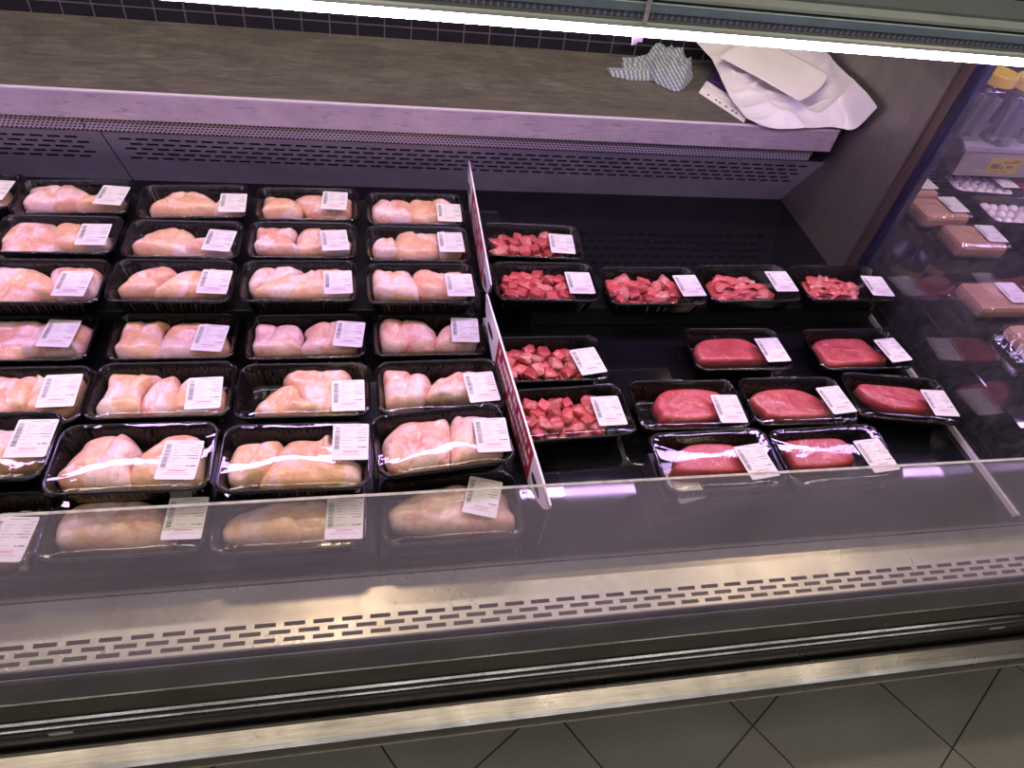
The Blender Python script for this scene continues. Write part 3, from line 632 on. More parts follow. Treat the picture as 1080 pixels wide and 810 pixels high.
def film_mesh(seed):
    rng = random.Random(seed)
    base = rrect(W / 2 - .001, D / 2 - .001, .025, 6)
    N = len(base); R = 14
    verts, faces = [], []
    ph = [rng.uniform(0, 6.28) for _ in range(6)]
    tw = rng.uniform(.4, 1.6)
    for k in range(R + 1):
        s = 1 - (k / R) ** 1.15
        for x, y in base:
            px, py = x * s, y * s
            z = H + .0006
            # tight sheet, a slight rise over the meat and puckers into the corners
            e = max(0, 1 - s)
            z += .0024 * (1 - s * s) + .0030 * tw * px * py / (W * D) - .022 * py * min(1, e * 6)
            n1 = noise.noise(Vector((px * 16 + seed * 3.1, py * 22, seed)))
            z += .0004 * n1 * min(1, e * 4)
            cxn = abs(px) / (W / 2); cyn = abs(py) / (D / 2)
            c = max(0, cxn * cyn - .35)
            a = math.atan2(abs(py) - D * .2, abs(px) - W * .36)
            z += .0028 * c * math.sin(a * 13 + ph[0]) * min(1, e * 6)
            verts.append((px, py, z))
    for k in range(R):
        for i in range(N):
            j = (i + 1) % N
            faces.append((k * N + i, k * N + j, (k + 1) * N + j, (k + 1) * N + i))
    # skirt over the rim
    b0 = len(verts)
    for x, y in base:
        verts.append((x * (W / 2 + .0012) / (W / 2 - .001), y * (D / 2 + .0012) / (D / 2 - .001), H - .006))
    for i in range(N):
        j = (i + 1) % N
        faces.append((b0 + i, b0 + j, j, i))
    me = bpy.data.meshes.new('film'); me.from_pydata(verts, [], faces); me.materials.append(M['film'])
    for p in me.polygons: p.use_smooth = True
    me.update(); return me
FILMS = [film_mesh(s) for s in range(6)]

LW, LH = .0605, .0780
def label_mesh(seed):
    rng = random.Random(100 + seed)
    m = MB()
    pts = rrect(LW / 2, LH / 2, .003, 3)[::1]
    n = len(pts)
    m.add([(x, y, 0) for x, y in pts] + [(x, y, .0004) for x, y in pts],
          [tuple(range(n - 1, -1, -1)), tuple(range(n, 2 * n))] + [(i, (i + 1) % n, n + (i + 1) % n, n + i) for i in range(n)], 0)
    z = .00055
    def rect(x0, x1, y0, y1, k):
        m.quad((x0, y0, z), (x1, y0, z), (x1, y1, z), (x0, y1, z), k)
    def word(x, y, h, w, k):          # a word: a run of small letter blocks
        e = x + w
        while x < e - .0006:
            lw = rng.uniform(.0009, .0015) * (h / .0016) ** .5
            rect(x, min(e, x + lw), y - h / 2 * rng.uniform(.6, 1), y + h / 2 * rng.uniform(.7, 1), k)
            x += lw + .0005
    # barcode down the left side
    y = .031
    while y > -.017:
        hgt = rng.choice((.0004, .0006, .0010, .0015))
        rect(-.0265, -.0185, y - hgt, y, 1)
        y -= hgt + rng.choice((.0005, .0007, .0012))
    for k in range(11):
        rect(-.0172, -.0162, .016 - k * .0022, .0172 - k * .0022, 2)
    word(-.010, .0345, .0018, .028, 2)
    y = .0295
    for k, (wl, wr) in enumerate(((.004, .006), (.013, .016), (.009, .017), (.008, .012), (.020, .018), (.015, .014), (.006, 0))):
        word(-.013, y, .0013, wl, 2)
        if wr:
            word(.027 - wr, y, .0021 if k in (4, 5) else .0016, wr, 1 if k in (4, 5) else 2)
        y -= .0054
    word(-.013, -.0125, .0012, .017, 2)
    word(.012, -.0125, .0030, .004, 1); word(.018, -.0125, .0034, .0085, 1)
    rect(-.028, .028, -.0192, -.0188, 3)
    word(-.012, -.0222, .0022, .026, 3)
    word(-.018, -.0262, .0010, .036, 2)
    word(-.022, -.0290, .0010, .044, 2)
    me = bpy.data.meshes.new('label'); me.from_pydata(m.v, [], m.f)
    for k in ('white', 'ink', 'grey_ink', 'red_ink'): me.materials.append(M[k])
    for p, k in zip(me.polygons, m.m): p.material_index = k
    me.update(); return me
LABELS = [label_mesh(s) for s in range(5)]

def dome(name, outline, parent, mat, zb, Hm, seed, n=64, rings=20, pw=3.2, lump=.004, flat=0.0, crease=None, ex=.55, ridge=0.0):
    """a slab of meat: closed outline swollen into a rounded, lumpy solid with a closed underside"""
    o = catmull([Vector((x, y, 0)) for x, y in outline], n)
    c = sum(o, Vector()) / n
    verts, faces = [], []
    sd = Vector((seed * 3.7, seed * 1.9, seed * .77))
    for k in range(rings + 1):
        r = k / rings
        for p in o:
            q = c + (p - c) * r
            h = Hm * max(0.0, 1 - r ** pw) ** ex
            q2 = Vector((q.x, q.y, 0))
            nz = noise.noise(q2 * 24 + sd) + .5 * noise.noise(q2 * 60 + sd)
            h += lump * nz * min(1, (1 - r) * 5) * (1 - flat)
            if ridge:                        # muscle strands along a slanting grain
                ca, sa = math.cos(seed), math.sin(seed)
                h += ridge * noise.noise(Vector(((q.x * ca + q.y * sa) * 130, (q.y * ca - q.x * sa) * 22, seed))) * min(1, (1 - r) * 5)
            if crease:                       # a furrow along a line
                (ax, ay), (bx, by), depth, wid = crease
                d = Vector((bx - ax, by - ay)); w_ = Vector((q.x - ax, q.y - ay))
                tt = max(0, min(1, w_.dot(d) / d.length_squared))
                dist = (w_ - d * tt).length
                h -= depth * math.exp(-(dist / wid) ** 2) * min(1, (1 - r) * 4)
            # ragged edge
            if r > .7:
                q = q + (q - c) * (.035 * noise.noise(q2 * 70 + sd) * (r - .7) / .3)
            z_ = zb + max(0.0004, h)
            ins = .0195 - .0085 * max(0.0, min(1.0, (z_ - .010) / .032))      # the tray walls lean outwards
            lx_, ly_ = W / 2 - ins, D / 2 - ins
            verts.append((max(-lx_, min(lx_, q.x)), max(-ly_, min(ly_, q.y)), z_))
    for k in range(1, rings):
        for i in range(n):
            j = (i + 1) % n
            faces.append((k * n + i, (k + 1) * n + i, (k + 1) * n + j, k * n + j))
    for i in range(n):
        faces.append((0, n + i, n + (i + 1) % n))
    b0 = len(verts)
    for p in o:
        q = c + (p - c) * .86
        verts.append((max(-.098, min(.098, q.x)), max(-.046, min(.046, q.y)), max(.0036, zb - .002)))
    for i in range(n):
        j = (i + 1) % n
        faces.append((rings * n + i, b0 + i, b0 + j, rings * n + j))
    faces.append(tuple(b0 + i for i in range(n - 1, -1, -1)))
    ob = mesh_obj(name, verts, faces, mat, parent, smooth=True)
    return ob

def pack_base(key, name, label, cat, group, film=0, lab=0, z=None):
    d = PACKS[key]
    x, y, zr, yaw = d['p']
    if z is not None: zr = z
    t = thing(name, label, cat, (x, y, zr - H), rad(yaw), group)
    share('tray', TRAY, t)
    share('film', FILMS[film % 6], t)
    if 'l' in d:
        lx, ly, la = d['l']
        lx = min(lx, W / 2 - .0335); ly = max(-.0285, min(.0285, ly))
        share('label', LABELS[lab % 5], t, (lx, ly, H + .0040), rad(la))
    return t

CG = 'chicken packs left of the sign divider'
# key: (name, kind of piece, label)
CH = {
 'A0': ('chicken_breast', 'cropped chicken pack at the left picture edge of the rearmost row'),
 'A1': ('chicken_breast', 'leftmost full chicken pack of the rearmost row, label tilted beside a peaked fillet'),
 'A2': ('chicken_breast', 'rearmost-row chicken pack with a small fillet showing a dark red slit'),
 'A3': ('chicken_drumstick', 'rearmost-row pack of smooth rounded chicken pieces, second from the divider'),
 'A4': ('chicken_breast', 'rearmost-row chicken pack nearest the sign divider'),
 'B1': ('chicken_breast', 'second-row-from-back chicken pack cut by the left picture edge, label at its right'),
 'B2': ('chicken_breast', 'second-row-from-back chicken pack with small fillet and much bare tray on its left'),
 'B3': ('chicken_breast', 'second-row-from-back chicken pack with a pale fat strand between two fillets'),
 'B4': ('chicken_breast', 'second-row-from-back chicken pack beside the sign divider, three fillets'),
 'C1': ('chicken_breast', 'third-row-from-back chicken pack cut by the left picture edge, humped fillet behind its label'),
 'C2': ('chicken_breast', 'third-row-from-back chicken pack with sharp-cornered fillet and bare tray on its left'),
 'C3': ('chicken_breast', 'third-row-from-back chicken pack packed full of overlapping fillets'),
 'C4': ('chicken_breast', 'third-row-from-back chicken pack beside the sign divider'),
 'D1': ('chicken_breast', 'sunken lavender-lit chicken pack at the left picture edge holding one long smooth fillet'),
 'D2': ('chicken_breast', 'sunken lavender-lit chicken pack, second from left, label tilted at its right edge'),
 'D3': ('chicken_thigh', 'sunken lavender-lit chicken pack of two skinless pieces, third from left'),
 'D4': ('chicken_thigh', 'sunken lavender-lit chicken pack with drumstick ends beside the sign divider'),
 'E1': ('chicken_breast', 'second-row-from-front chicken pack at left edge, tender lying over two fillets'),
 'E2': ('chicken_breast', 'second-row-from-front chicken pack with three fillets, second from left picture edge'),
 'E3': ('chicken_breast', 'second-row-from-front chicken pack, fillets piled back right, bare tray at front left'),
 'E4': ('chicken_thigh', 'second-row-from-front pack of skin-on chicken thighs with red centres beside the divider'),
 'F1': ('chicken_breast', 'half-shaded chicken pack at lower left edge tucked under a fuller row'),
 'F2': ('chicken_breast', 'front top chicken pack of two pointed fillets crossed by a lavender reflection'),
 'F3': ('chicken_breast', 'front top chicken pack with its label tucked in the back right corner'),
 'F4': ('chicken_thigh', 'front top chicken pack, slightly turned, holding large bone-in thighs by the divider'),
 'G0': ('chicken_breast', 'lower-layer chicken pack at bottom left corner behind the glass with big white label'),
 'G2': ('chicken_breast', 'lower-layer chicken pack under the pointed fillets, seen through the front glass'),
 'G3': ('chicken_breast', 'lower-layer chicken pack in the middle, seen through the front glass'),
 'G4': ('chicken_thigh', 'lower-layer chicken thigh pack under the turned pack beside the divider'),
}
PACKS['A0']['m'] = [[(-.1, -.05), (-.1, .04), (-.02, .055), (.07, .05), (.1, .01), (.095, -.05), (0, -.055)]]
PACKS['A0']['l'] = [.075, -.005, -4.0]
for i, (key, (piece, lab)) in enumerate(CH.items()):
    rng = random.Random(i * 13 + 5)
    zz = None
    t = pack_base(key, 'chicken_pack', lab, 'chicken pack', CG, i, i, zz)
    polys = PACKS[key]['m']
    if key in ('D1', 'E1', 'C1', 'B1', 'F1', 'G0'):      # fill towards the hidden left end
        polys = polys + [[(-.108, -.055), (-.108, .05), (-.06, .058), (-.01, .05), (.01, 0), (-.01, -.05), (-.06, -.058)]]
    for k, pl in enumerate(polys):
        mat = M['chick1'] if (i + k) % 3 != 1 else M['chick2']
        if piece == 'chicken_thigh' or key in ('E4', 'F4', 'G4', 'D4'):
            mat = M['chick3']
        hm = .0425 - .003 * (k % 2)
        xs = [p[0] for p in pl]; ys = [p[1] for p in pl]
        cx_, cy_ = sum(xs) / len(xs), sum(ys) / len(ys)
        cr = ((cx_ + rng.uniform(-.02, 0), cy_ - .035), (cx_ + rng.uniform(0, .02), cy_ + .035),   .0045, .005)
        if piece == 'chicken_drumstick':
            cr = None
        ob = dome(piece, pl, t, mat, .006 + .001 * k, hm, i * 7 + k, lump=.0035 if piece == 'chicken_drumstick' else .0060, crease=cr, pw=3.6 if piece == 'chicken_drumstick' else 5.0, ex=.5, ridge=.0012)
# second, smaller label slip lying inside one steak tray is added with that steak below

# ------------------------------------------------------------------ diced beef
def chunk_mesh(seed):
    rng = random.Random(500 + seed)
    bm = bmesh.new()
    bmesh.ops.create_cube(bm, size=1.0)
    bmesh.ops.subdivide_edges(bm, edges=bm.edges[:], cuts=5, use_grid_fill=True)
    sx, sy, sz = rng.uniform(.9, 1.3), rng.uniform(.75, 1.0), rng.uniform(.6, .85)
    shx, shy = rng.uniform(-.4, .4), rng.uniform(-.3, .3)
    for v in bm.verts:
        c = v.co.copy()
        s = c.normalized() * .62
        p = c.lerp(s, .30)
        p.x += shx * p.z; p.y += shy * p.x
        nz = noise.noise_vector(c * 1.5 + Vector((seed * 4.1, 0, 0)))
        p += nz * .20 + noise.noise_vector(c * 5 + Vector((seed, 3, 0))) * .035
        v.co = Vector((p.x * sx, p.y * sy, p.z * sz)) * .029
    me = bpy.data.meshes.new('beef_cube'); bm.to_mesh(me); bm.free()
    for p in me.polygons: p.use_smooth = True
    return me
CHUNKS = [chunk_mesh(s) for s in range(8)]
for c in CHUNKS: c.materials.append(M['beef'])
CHUNKS_P = [c.copy() for c in CHUNKS[:3]]
for c in CHUNKS_P: c.materials[0] = M['beef_pale']

BG = 'diced beef packs right of the sign divider'
DICED = {
 'R1': 'rearmost diced beef pack, alone behind the long row and against the sign divider',
 'R2': 'diced beef pack at the left end of the long raised beef row',
 'R3': 'diced beef pack in the long raised row, second from the divider',
 'S1': 'dark-shaded diced beef pack against the divider, directly in front of the raised row',
 'T1': 'frontmost diced beef pack against the divider with gristly pale bits',
}
for i, (key, lab) in enumerate(DICED.items()):
    rng = random.Random(900 + i)
    t = pack_base(key, 'diced_beef_pack', lab, 'beef pack', BG, i + 1, i + 2)
    x1 = .055 if key != 'R1' else .07
    spots = []
    for lay, (cnt, sep) in enumerate(((24, .019), (17, .0235))):
        got, tries = [], 0
        while len(got) < cnt and tries < 4000:
            tries += 1
            u, w = rng.uniform(-.092, x1), rng.uniform(-.036, .038)
            if all((u - p) ** 2 + (w - q) ** 2 > sep ** 2 for p, q in got):
                got.append((u, w))
        spots += [(u, w, .0165 + lay * .0165 + rng.uniform(-.001, .002)) for u, w in got]
    for k, (u, w, zc) in enumerate(spots):
        pale = rng.random() < (.30 if key == 'T1' else .18)
        me = (CHUNKS_P if pale else CHUNKS)[rng.randrange(3 if pale else 8)]
        o = share('beef_cube', me, t, (u, w, zc), 0)
        o.rotation_euler = (rng.uniform(-.3, .3), rng.uniform(-.3, .3), rng.uniform(0, 6.28))
        s = rng.uniform(.78, 1.05) * (.86 if zc < .022 else 1)
        o.scale = (s, s, s * .92)

# ------------------------------------------------------------------ sliced beef
def slice_mesh(seed):
    rng = random.Random(700 + seed)
    L, B, T = rng.uniform(.06, .085), rng.uniform(.024, .034), .0045
    nx, ny = 16, 7
    fold, tw = rng.uniform(.6, 1.5), rng.uniform(-.6, .6)
    verts = []
    for side in (0, 1):
        for i in range(nx):
            u = i / (nx - 1) - .5
            for j in range(ny):
                w = j / (ny - 1) - .5
                x = u * L * (.85 + .1 * math.cos(w * 3))
                edge = (1 - (2 * abs(u)) ** 6 * .5)
                y = w * B * edge + .006 * math.sin(u * 5 + seed)
                z = .008 * math.cos(u * PI * 1.6 * fold) + .006 * math.sin(w * 4 + seed + u * 5) + tw * u * w * .02
                z += .003 * noise.noise(Vector((x * 60, y * 60, seed)))
                tk = T * (1 - (2 * abs(w)) ** 4 * .75)
                verts.append((x, y, z + (tk / 2 if side else -tk / 2)))
    faces = []
    o2 = nx * ny
    for i in range(nx - 1):
        for j in range(ny - 1):
            a, b_, c, d = i * ny + j, (i + 1) * ny + j, (i + 1) * ny + j + 1, i * ny + j + 1
            faces += [(d, c, b_, a), (o2 + a, o2 + b_, o2 + c, o2 + d)]
    rim = [i * ny for i in range(nx)] + [(nx - 1) * ny + j for j in range(1, ny)] + [i * ny + ny - 1 for i in range(nx - 2, -1, -1)] + [j for j in range(ny - 2, 0, -1)]
    for k in range(len(rim)):
        a, b_ = rim[k], rim[(k + 1) % len(rim)]
        faces.append((a, b_, o2 + b_, o2 + a))
    me = bpy.data.meshes.new('beef_slice'); me.from_pydata(verts, [], faces)
    for p in me.polygons: p.use_smooth = True
    me.update(); return me
SL = [slice_mesh(s) for s in range(7)]
for k, c in enumerate(SL): c.materials.append(M['beef'] if k % 3 else M['beef_pale'])
for i, (key, lab) in enumerate({'R4': 'sliced beef pack with folded strips in the raised row, left of the end one',
                                'R5': 'sliced beef pack at the right end of the raised row against the side glass'}.items()):
    rng = random.Random(300 + i)
    t = pack_base(key, 'sliced_beef_pack', lab, 'beef pack', 'sliced beef packs in the raised row', i + 3, i)
    bd = MB()
    dome('beef_slice', [(-.095, -.03), (-.09, .035), (-.04, .052), (.03, .05), (.055, .0), (.05, -.045), (-.02, -.053), (-.08, -.048)], t, M['beef'], .005, .027, 40 + i, lump=.010, pw=6)
    for k in range(14):
        u = -.062 + .095 * (k % 5) / 4 + rng.uniform(-.008, .008)
        w = (-.024, .002, .026)[k % 3] + rng.uniform(-.004, .004)
        o = share('beef_slice', SL[(k * 3 + i) % 7], t, (u, w, .0305 + .0022 * (k // 5)), 0)
        o.rotation_euler = (rng.uniform(-.25, .25), rng.uniform(-.2, .2), rng.uniform(-.45, .45))
        o.scale = (.80, .95, .62)

# ------------------------------------------------------------------ steaks
STEAK = {
 'S2': 'left steak pack in the shaded back steak row, thin steak with white sinew lines',
 'S3': 'steak pack in the shaded back steak row, against the side glass',
 'T2': 'thick round steak pack, leftmost of the middle steak row, bare tray beside it',
 'T3': 'steak pack in the centre of the middle steak row, pale sinew on the front edge',
 'T4': 'steak pack turned askew in the middle row beside the side glass',
 'U1': 'frontmost steak pack on the left with a white slip under its steak',
 'U2': 'frontmost steak pack on the right crossed by a lavender reflection',
}
for i, (key, lab) in enumerate(STEAK.items()):
    t = pack_base(key, 'steak_pack', lab, 'steak pack', 'beef steak packs', i + 2, i + 1)
    hm = .034 if key in ('T2', 'U1') else .027
    dome('beef_steak', PACKS[key]['m'][0], t, M['steak'], .005, hm, 60 + i, lump=.0022, pw=16, rings=24, ex=.42, ridge=.0008)
    if key == 'U1':
        share('label', LABELS[3], t, (-.062, -.020, .0045), rad(12))

# ------------------------------------------------------------------ sign dividers
def divider(label, xa, ya, xb, yb, zt, foot_x):
    """upright acrylic fence with printed band along its top and a foot under the beef trays"""
    d = Vector((xb - xa, yb - ya, 0)); L = d.length
    ang = math.atan2(d.y, d.x)
    t = thing('sign_divider', label, 'divider', (xa, ya, Z0 + .1875), ang, 'sign dividers between chicken and beef')
    h = zt - .1875
    m = MB(); m.box(0, L, -.0015, .0015, 0, h * .99); m.build('acrylic_panel', M['acrylic'], t)
    m = MB(); m.box(.005, L - .03, -foot_x if ang < 0 else -foot_x, -.0016, 0, .0028); m.build('foot', M['acrylic'], t)
    # printed band with tapering round ends, both faces
    n = 40
    y0, y1 = h - .085, h
    outl = []
    def taper(s):
        e = min(s, L - s)
        return 1 if e > .11 else (e / .11) ** .45
    top = [(L * k / n, y1 - .012 * (1 - taper(L * k / n))) for k in range(n + 1)]
    bot = [(L * k / n, y1 - (y1 - y0) * taper(L * k / n)) for k in range(n, -1, -1)]
    m = MB()
    for (face, yy) in ((0, .0021), (1, -.0021)):
        pts = top + bot
        for k in range(n):
            a, b2 = top[k], top[k + 1]
            c, d2 = bot[n - k - 1], bot[n - k]
            mid = (.26 < (k + .5) / n < .80)
            m.quad((a[0], yy, a[1]), (b2[0], yy, b2[1]), (c[0], yy, c[1]), (d2[0], yy, d2[1]), 1 if mid else 0)
        # rows of blocky pale lettering on the red, too worn to read, and oval hand holes
        rng = random.Random(int(L * 1000))
        yz = yy * 1.15
        for rrow, (zc, hh) in enumerate(((y1 - .020, .017), (y1 - .046, .017), (y1 - .068, .011))):
            s = L * .285
            while s < L * .77:
                w_ = rng.uniform(.007, .015)
                if rng.random() < .82:
                    m.quad((s, yz, zc - hh / 2), (s + w_, yz, zc - hh / 2), (s + w_, yz, zc + hh / 2 * rng.uniform(.5, 1)), (s, yz, zc + hh / 2), 0)
                s += w_ + rng.uniform(.003, .006)
        for cxh in (L * .13, L * .87):
            ov = [(cxh + .028 * math.cos(2 * PI * q / 16), yz, (y0 + y1) / 2 + .010 * math.sin(2 * PI * q / 16)) for q in range(16)]
            m.add(ov, [tuple(range(16))], 2)
    m.v = m.v
    o = mesh_obj('printed_band', m.v, m.f, [M['sign_white'], M['sign_red'], M['void']], t, m.m)
    m2 = MB(); m2.box(0, L, -.002, .002, h - .0015, h); m2.build('top_edge', M['sign_white'], t)
    return t
divider('rear red and white sign divider standing at the back grille between chicken and beef',   .2765, 1.698, .266, 1.180, .338, -.095)
divider('front red and white sign divider standing by the glass between chicken and beef', .2525, 1.150, .288, .612, .338, -.085)
# ------------------------------------------------------------------ things on the worktop
WZ = Z0 + .500
def grid_sheet(name, rows, nu, nv, mat, thick, parent=None, wr=0.0, seed=0, zmin=None, fr=18):
    """sheet through a coarse net of 3-D points (bicubic), crumpled a little, with real thickness"""
    R = len(rows)
    def cr(p, t):
        m = len(p) - 1
        k = min(int(t * m), m - 1); u = t * m - k
        p0 = p[max(0, k - 1)]; p1 = p[k]; p2 = p[k + 1]; p3 = p[min(m, k + 2)]
        return 0.5 * ((2 * p1) + (p2 - p0) * u + (2 * p0 - 5 * p1 + 4 * p2 - p3) * u * u + (3 * p1 - p0 - 3 * p2 + p3) * u ** 3)
    verts = []
    for j in range(nv + 1):
        for i in range(nu + 1):
            u, v = i / nu, j / nv
            p = cr([cr([Vector(q) for q in r], u) for r in rows], v)
            s = Vector((p.x * fr, p.y * fr, seed * 2.3))
            # creased, faceted crumple
            z = wr * (1.3 * (1 - abs(noise.noise(s))) ** 5 + .6 * (1 - abs(noise.noise(s * 2.1 + Vector((7, 3, 1))))) ** 6 - .5)
            p.z += z * min(1, 8 * min(u, 1 - u) + .15) * min(1, 8 * min(v, 1 - v) + .15)
            if zmin is not None: p.z = max(p.z, zmin)
            verts.append(p)
    faces = []
    w = nu + 1
    for j in range(nv):
        for i in range(nu):
            faces.append((j * w + i, j * w + i + 1, (j + 1) * w + i + 1, (j + 1) * w + i))
    o = mesh_obj(name, verts, faces, mat, parent, smooth=True)
    so = o.modifiers.new('thickness', 'SOLIDIFY'); so.thickness = thick; so.offset = 1
    return o

# punched plastic sleeves with papers
sl = thing('document_sleeve', 'stack of punched plastic document sleeves poking out between the tea towel and white bag', 'document sleeve', (.97, 1.8, WZ))
sl.location = (0, 0, 0)
P0, P1 = Vector((.928, 1.828, WZ)), Vector((.999, 1.662, WZ))
Q0, Q1 = Vector((1.06, 2.02, WZ)), Vector((1.16, 1.80, WZ))
for k, (mt, dz, ins) in enumerate((('sleeve', .0022, .016), ('paper', .0045, .022), ('paper', .0070, .036), ('paper', .0092, .050), ('sleeve', .0125, .072))):
    e = (Q0 - P0).normalized()
    sh = Vector((0, 0, dz)); a = P0 + e * ins + sh; b_ = P1 + e * ins + sh
    grid_sheet('sheet', [[a, a.lerp(b_, .5), b_], [a.lerp(Q0 + sh, .5), (a + Q0 + b_ + Q1) / 4 + sh / 2 + Vector((0, 0, .003)), b_.lerp(Q1 + sh, .5)], [Q0 + sh, Q0.lerp(Q1, .5) + sh, Q1 + sh]],
               10, 10, M[mt], .0006, sl, .0015, k)
m = MB()
e = (Q0 - P0).normalized(); d = (P1 - P0).normalized(); Ls = (P1 - P0).length
zt = Vector((0, 0, .0105))
m.add([P0 + Vector((0, 0, .001)), P1 + Vector((0, 0, .001)), P1 + e * .026 + Vector((0, 0, .001)), P0 + e * .026 + Vector((0, 0, .001)),
       P0 + Vector((0, 0, .002)), P1 + Vector((0, 0, .002)), P1 + e * .026 + Vector((0, 0, .008)), P0 + e * .026 + Vector((0, 0, .008))],
      [(0, 3, 2, 1), (4, 5, 6, 7), (0, 1, 5, 4), (1, 2, 6, 5), (2, 3, 7, 6), (3, 0, 4, 7)], 0)
for fr_ in (.18, .36, .44, .58, .72, .80):
    c = P0 + d * (Ls * fr_) + e * .013 + Vector((0, 0, .0056))
    m.add([c + d * (.0045 * math.cos(q * PI / 4)) + (e * .9 + Vector((0, 0, .23))).normalized() * (.0042 * math.sin(q * PI / 4)) for q in range(8)], [tuple(range(8))], 1)
mesh_obj('punched_edge', m.v, m.f, [M['paper'], M['ink']], sl, m.m)

# white bag lying over the sleeves and up the end panel
bag = grid_sheet('plastic_bag', [
    [(1.000, 1.655, WZ + .016), (1.06, 1.618, WZ + .012), (1.16, 1.624, WZ + .012), (1.24, 1.635, WZ + .015), (1.285, 1.60, WZ + .03), (1.292, 1.568, WZ + .105)],
    [(.985, 1.745, WZ + .026), (1.06, 1.74, WZ + .034), (1.15, 1.71, WZ + .03), (1.22, 1.70, WZ + .022), (1.275, 1.68, WZ + .05), (1.292, 1.63, WZ + .115)],
    [(.990, 1.84, WZ + .034), (1.06, 1.86, WZ + .05), (1.15, 1.83, WZ + .045), (1.22, 1.80, WZ + .03), (1.28, 1.76, WZ + .06), (1.292, 1.70, WZ + .115)],
    [(.990, 1.95, WZ + .05), (1.05, 1.96, WZ + .062), (1.15, 1.95, WZ + .06), (1.23, 1.92, WZ + .05), (1.285, 1.87, WZ + .08), (1.293, 1.82, WZ + .115)],
    [(.955, 2.04, WZ + .070), (1.04, 2.035, WZ + .08), (1.14, 2.04, WZ + .085), (1.22, 2.035, WZ + .085), (1.28, 1.99, WZ + .10), (1.293, 1.945, WZ + .12)]],
    130, 100, M['bag'], .0008, None, .015, 3, WZ + .010, 6.5)
tag(bag, 'crumpled white plastic bag spread on the worktop end and up the steel end panel', 'bag')
pp = grid_sheet('paper_sheet', [
    [(1.138, 1.672, WZ + .064), (1.18, 1.70, WZ + .066), (1.235, 1.745, WZ + .074), (1.272, 1.79, WZ + .092)],
    [(1.065, 1.79, WZ + .070), (1.12, 1.82, WZ + .078), (1.18, 1.865, WZ + .084), (1.22, 1.90, WZ + .092)],
    [(.988, 1.905, WZ + .074), (1.03, 1.935, WZ + .088), (1.09, 1.975, WZ + .094), (1.14, 2.01, WZ + .096)]], 14, 14, M['paper'], .0007)
tag(pp, 'flat white sheet of paper lying on top of the crumpled white bag', 'paper')

# crumpled tea towel
def towel():
    out = [(.800, 1.995), (.79, 1.95), (.80, 1.895), (.845, 1.832), (.875, 1.832), (.900, 1.862), (.945, 1.93), (.945, 2.0), (.925, 2.045), (.88, 2.045), (.83, 2.03)]
    n, rings = 120, 44
    o = catmull([Vector((x, y, 0)) for x, y in out], n); c = Vector((.870, 1.945, 0))
    verts, faces, uvs = [], [], []
    for k in range(rings + 1):
        r = k / rings
        for p in o:
            q = c + (p - c) * r
            s = Vector((q.x * 17, q.y * 17, 4.2))
            a_ = Vector((q.x * 20 - q.y * 9, q.x * 7 + q.y * 9, 4))
            fold = .030 * (1 - abs(noise.noise(a_))) ** 3 + .014 * (1 - abs(noise.noise(s * 1.7))) ** 4 - .004
            h = .030 * max(0, 1 - r ** 2.4) ** .6 + fold * min(1, (1 - r) * 4 + .10)
            verts.append((q.x, q.y, WZ + .001 + max(0.0, h))); uvs.append((q.x + h * .8, q.y + h * .5))
    for k in range(rings):
        for i in range(n):
            j = (i + 1) % n
            faces.append((k * n + i, (k + 1) * n + i, (k + 1) * n + j, k * n + j))
    # two twisted tails thrown to the left
    for (ax, ay, bx, by, w0, hgt) in ((.835, 1.985, .752, 2.000, .030, .030), (.825, 1.92, .684, 1.918, .036, .024), (.84, 1.955, .735, 1.962, .028, .034)):
        b0 = len(verts); nn, mm = 18, 11
        for i in range(nn + 1):
            t_ = i / nn
            for j in range(mm):
                a = PI * j / (mm - 1)
                w_ = w0 * (1 - .25 * t_)
                px = ax + (bx - ax) * t_ + .006 * math.sin(t_ * 9)
                py = ay + (by - ay) * t_ + w_ * math.cos(a) + .006 * math.sin(t_ * 7 + 1)
                pz = WZ + .001 + (hgt * (1 - .75 * t_)) * math.sin(a) * (1 + .25 * math.sin(j * 2.1 + t_ * 5))
                verts.append((px, py, pz)); uvs.append((px, ay + a * w_ * 1.2))
        for i in range(nn):
            for j in range(mm - 1):
                faces.append((b0 + i * mm + j, b0 + i * mm + j + 1, b0 + (i + 1) * mm + j + 1, b0 + (i + 1) * mm + j))
        faces.append(tuple(b0 + nn * mm + j for j in range(mm)))
    ob = mesh_obj('tea_towel', verts, faces, M['towel'], None, smooth=True)
    uv = ob.data.uv_layers.new(name='cloth')
    for lp in ob.data.loops:
        uv.data[lp.index].uv = uvs[lp.vertex_index]
    return ob
tag(towel(), 'crumpled blue and cream checked tea towel on the dark worktop', 'tea towel')

# ------------------------------------------------------------------ the bay beyond the side glass
def soft_box(m, x0, x1, y0, y1, z0, z1, k=0):
    m.box(x0, x1, y0, y1, z0, z1, k)
DZ = Z0 + .305

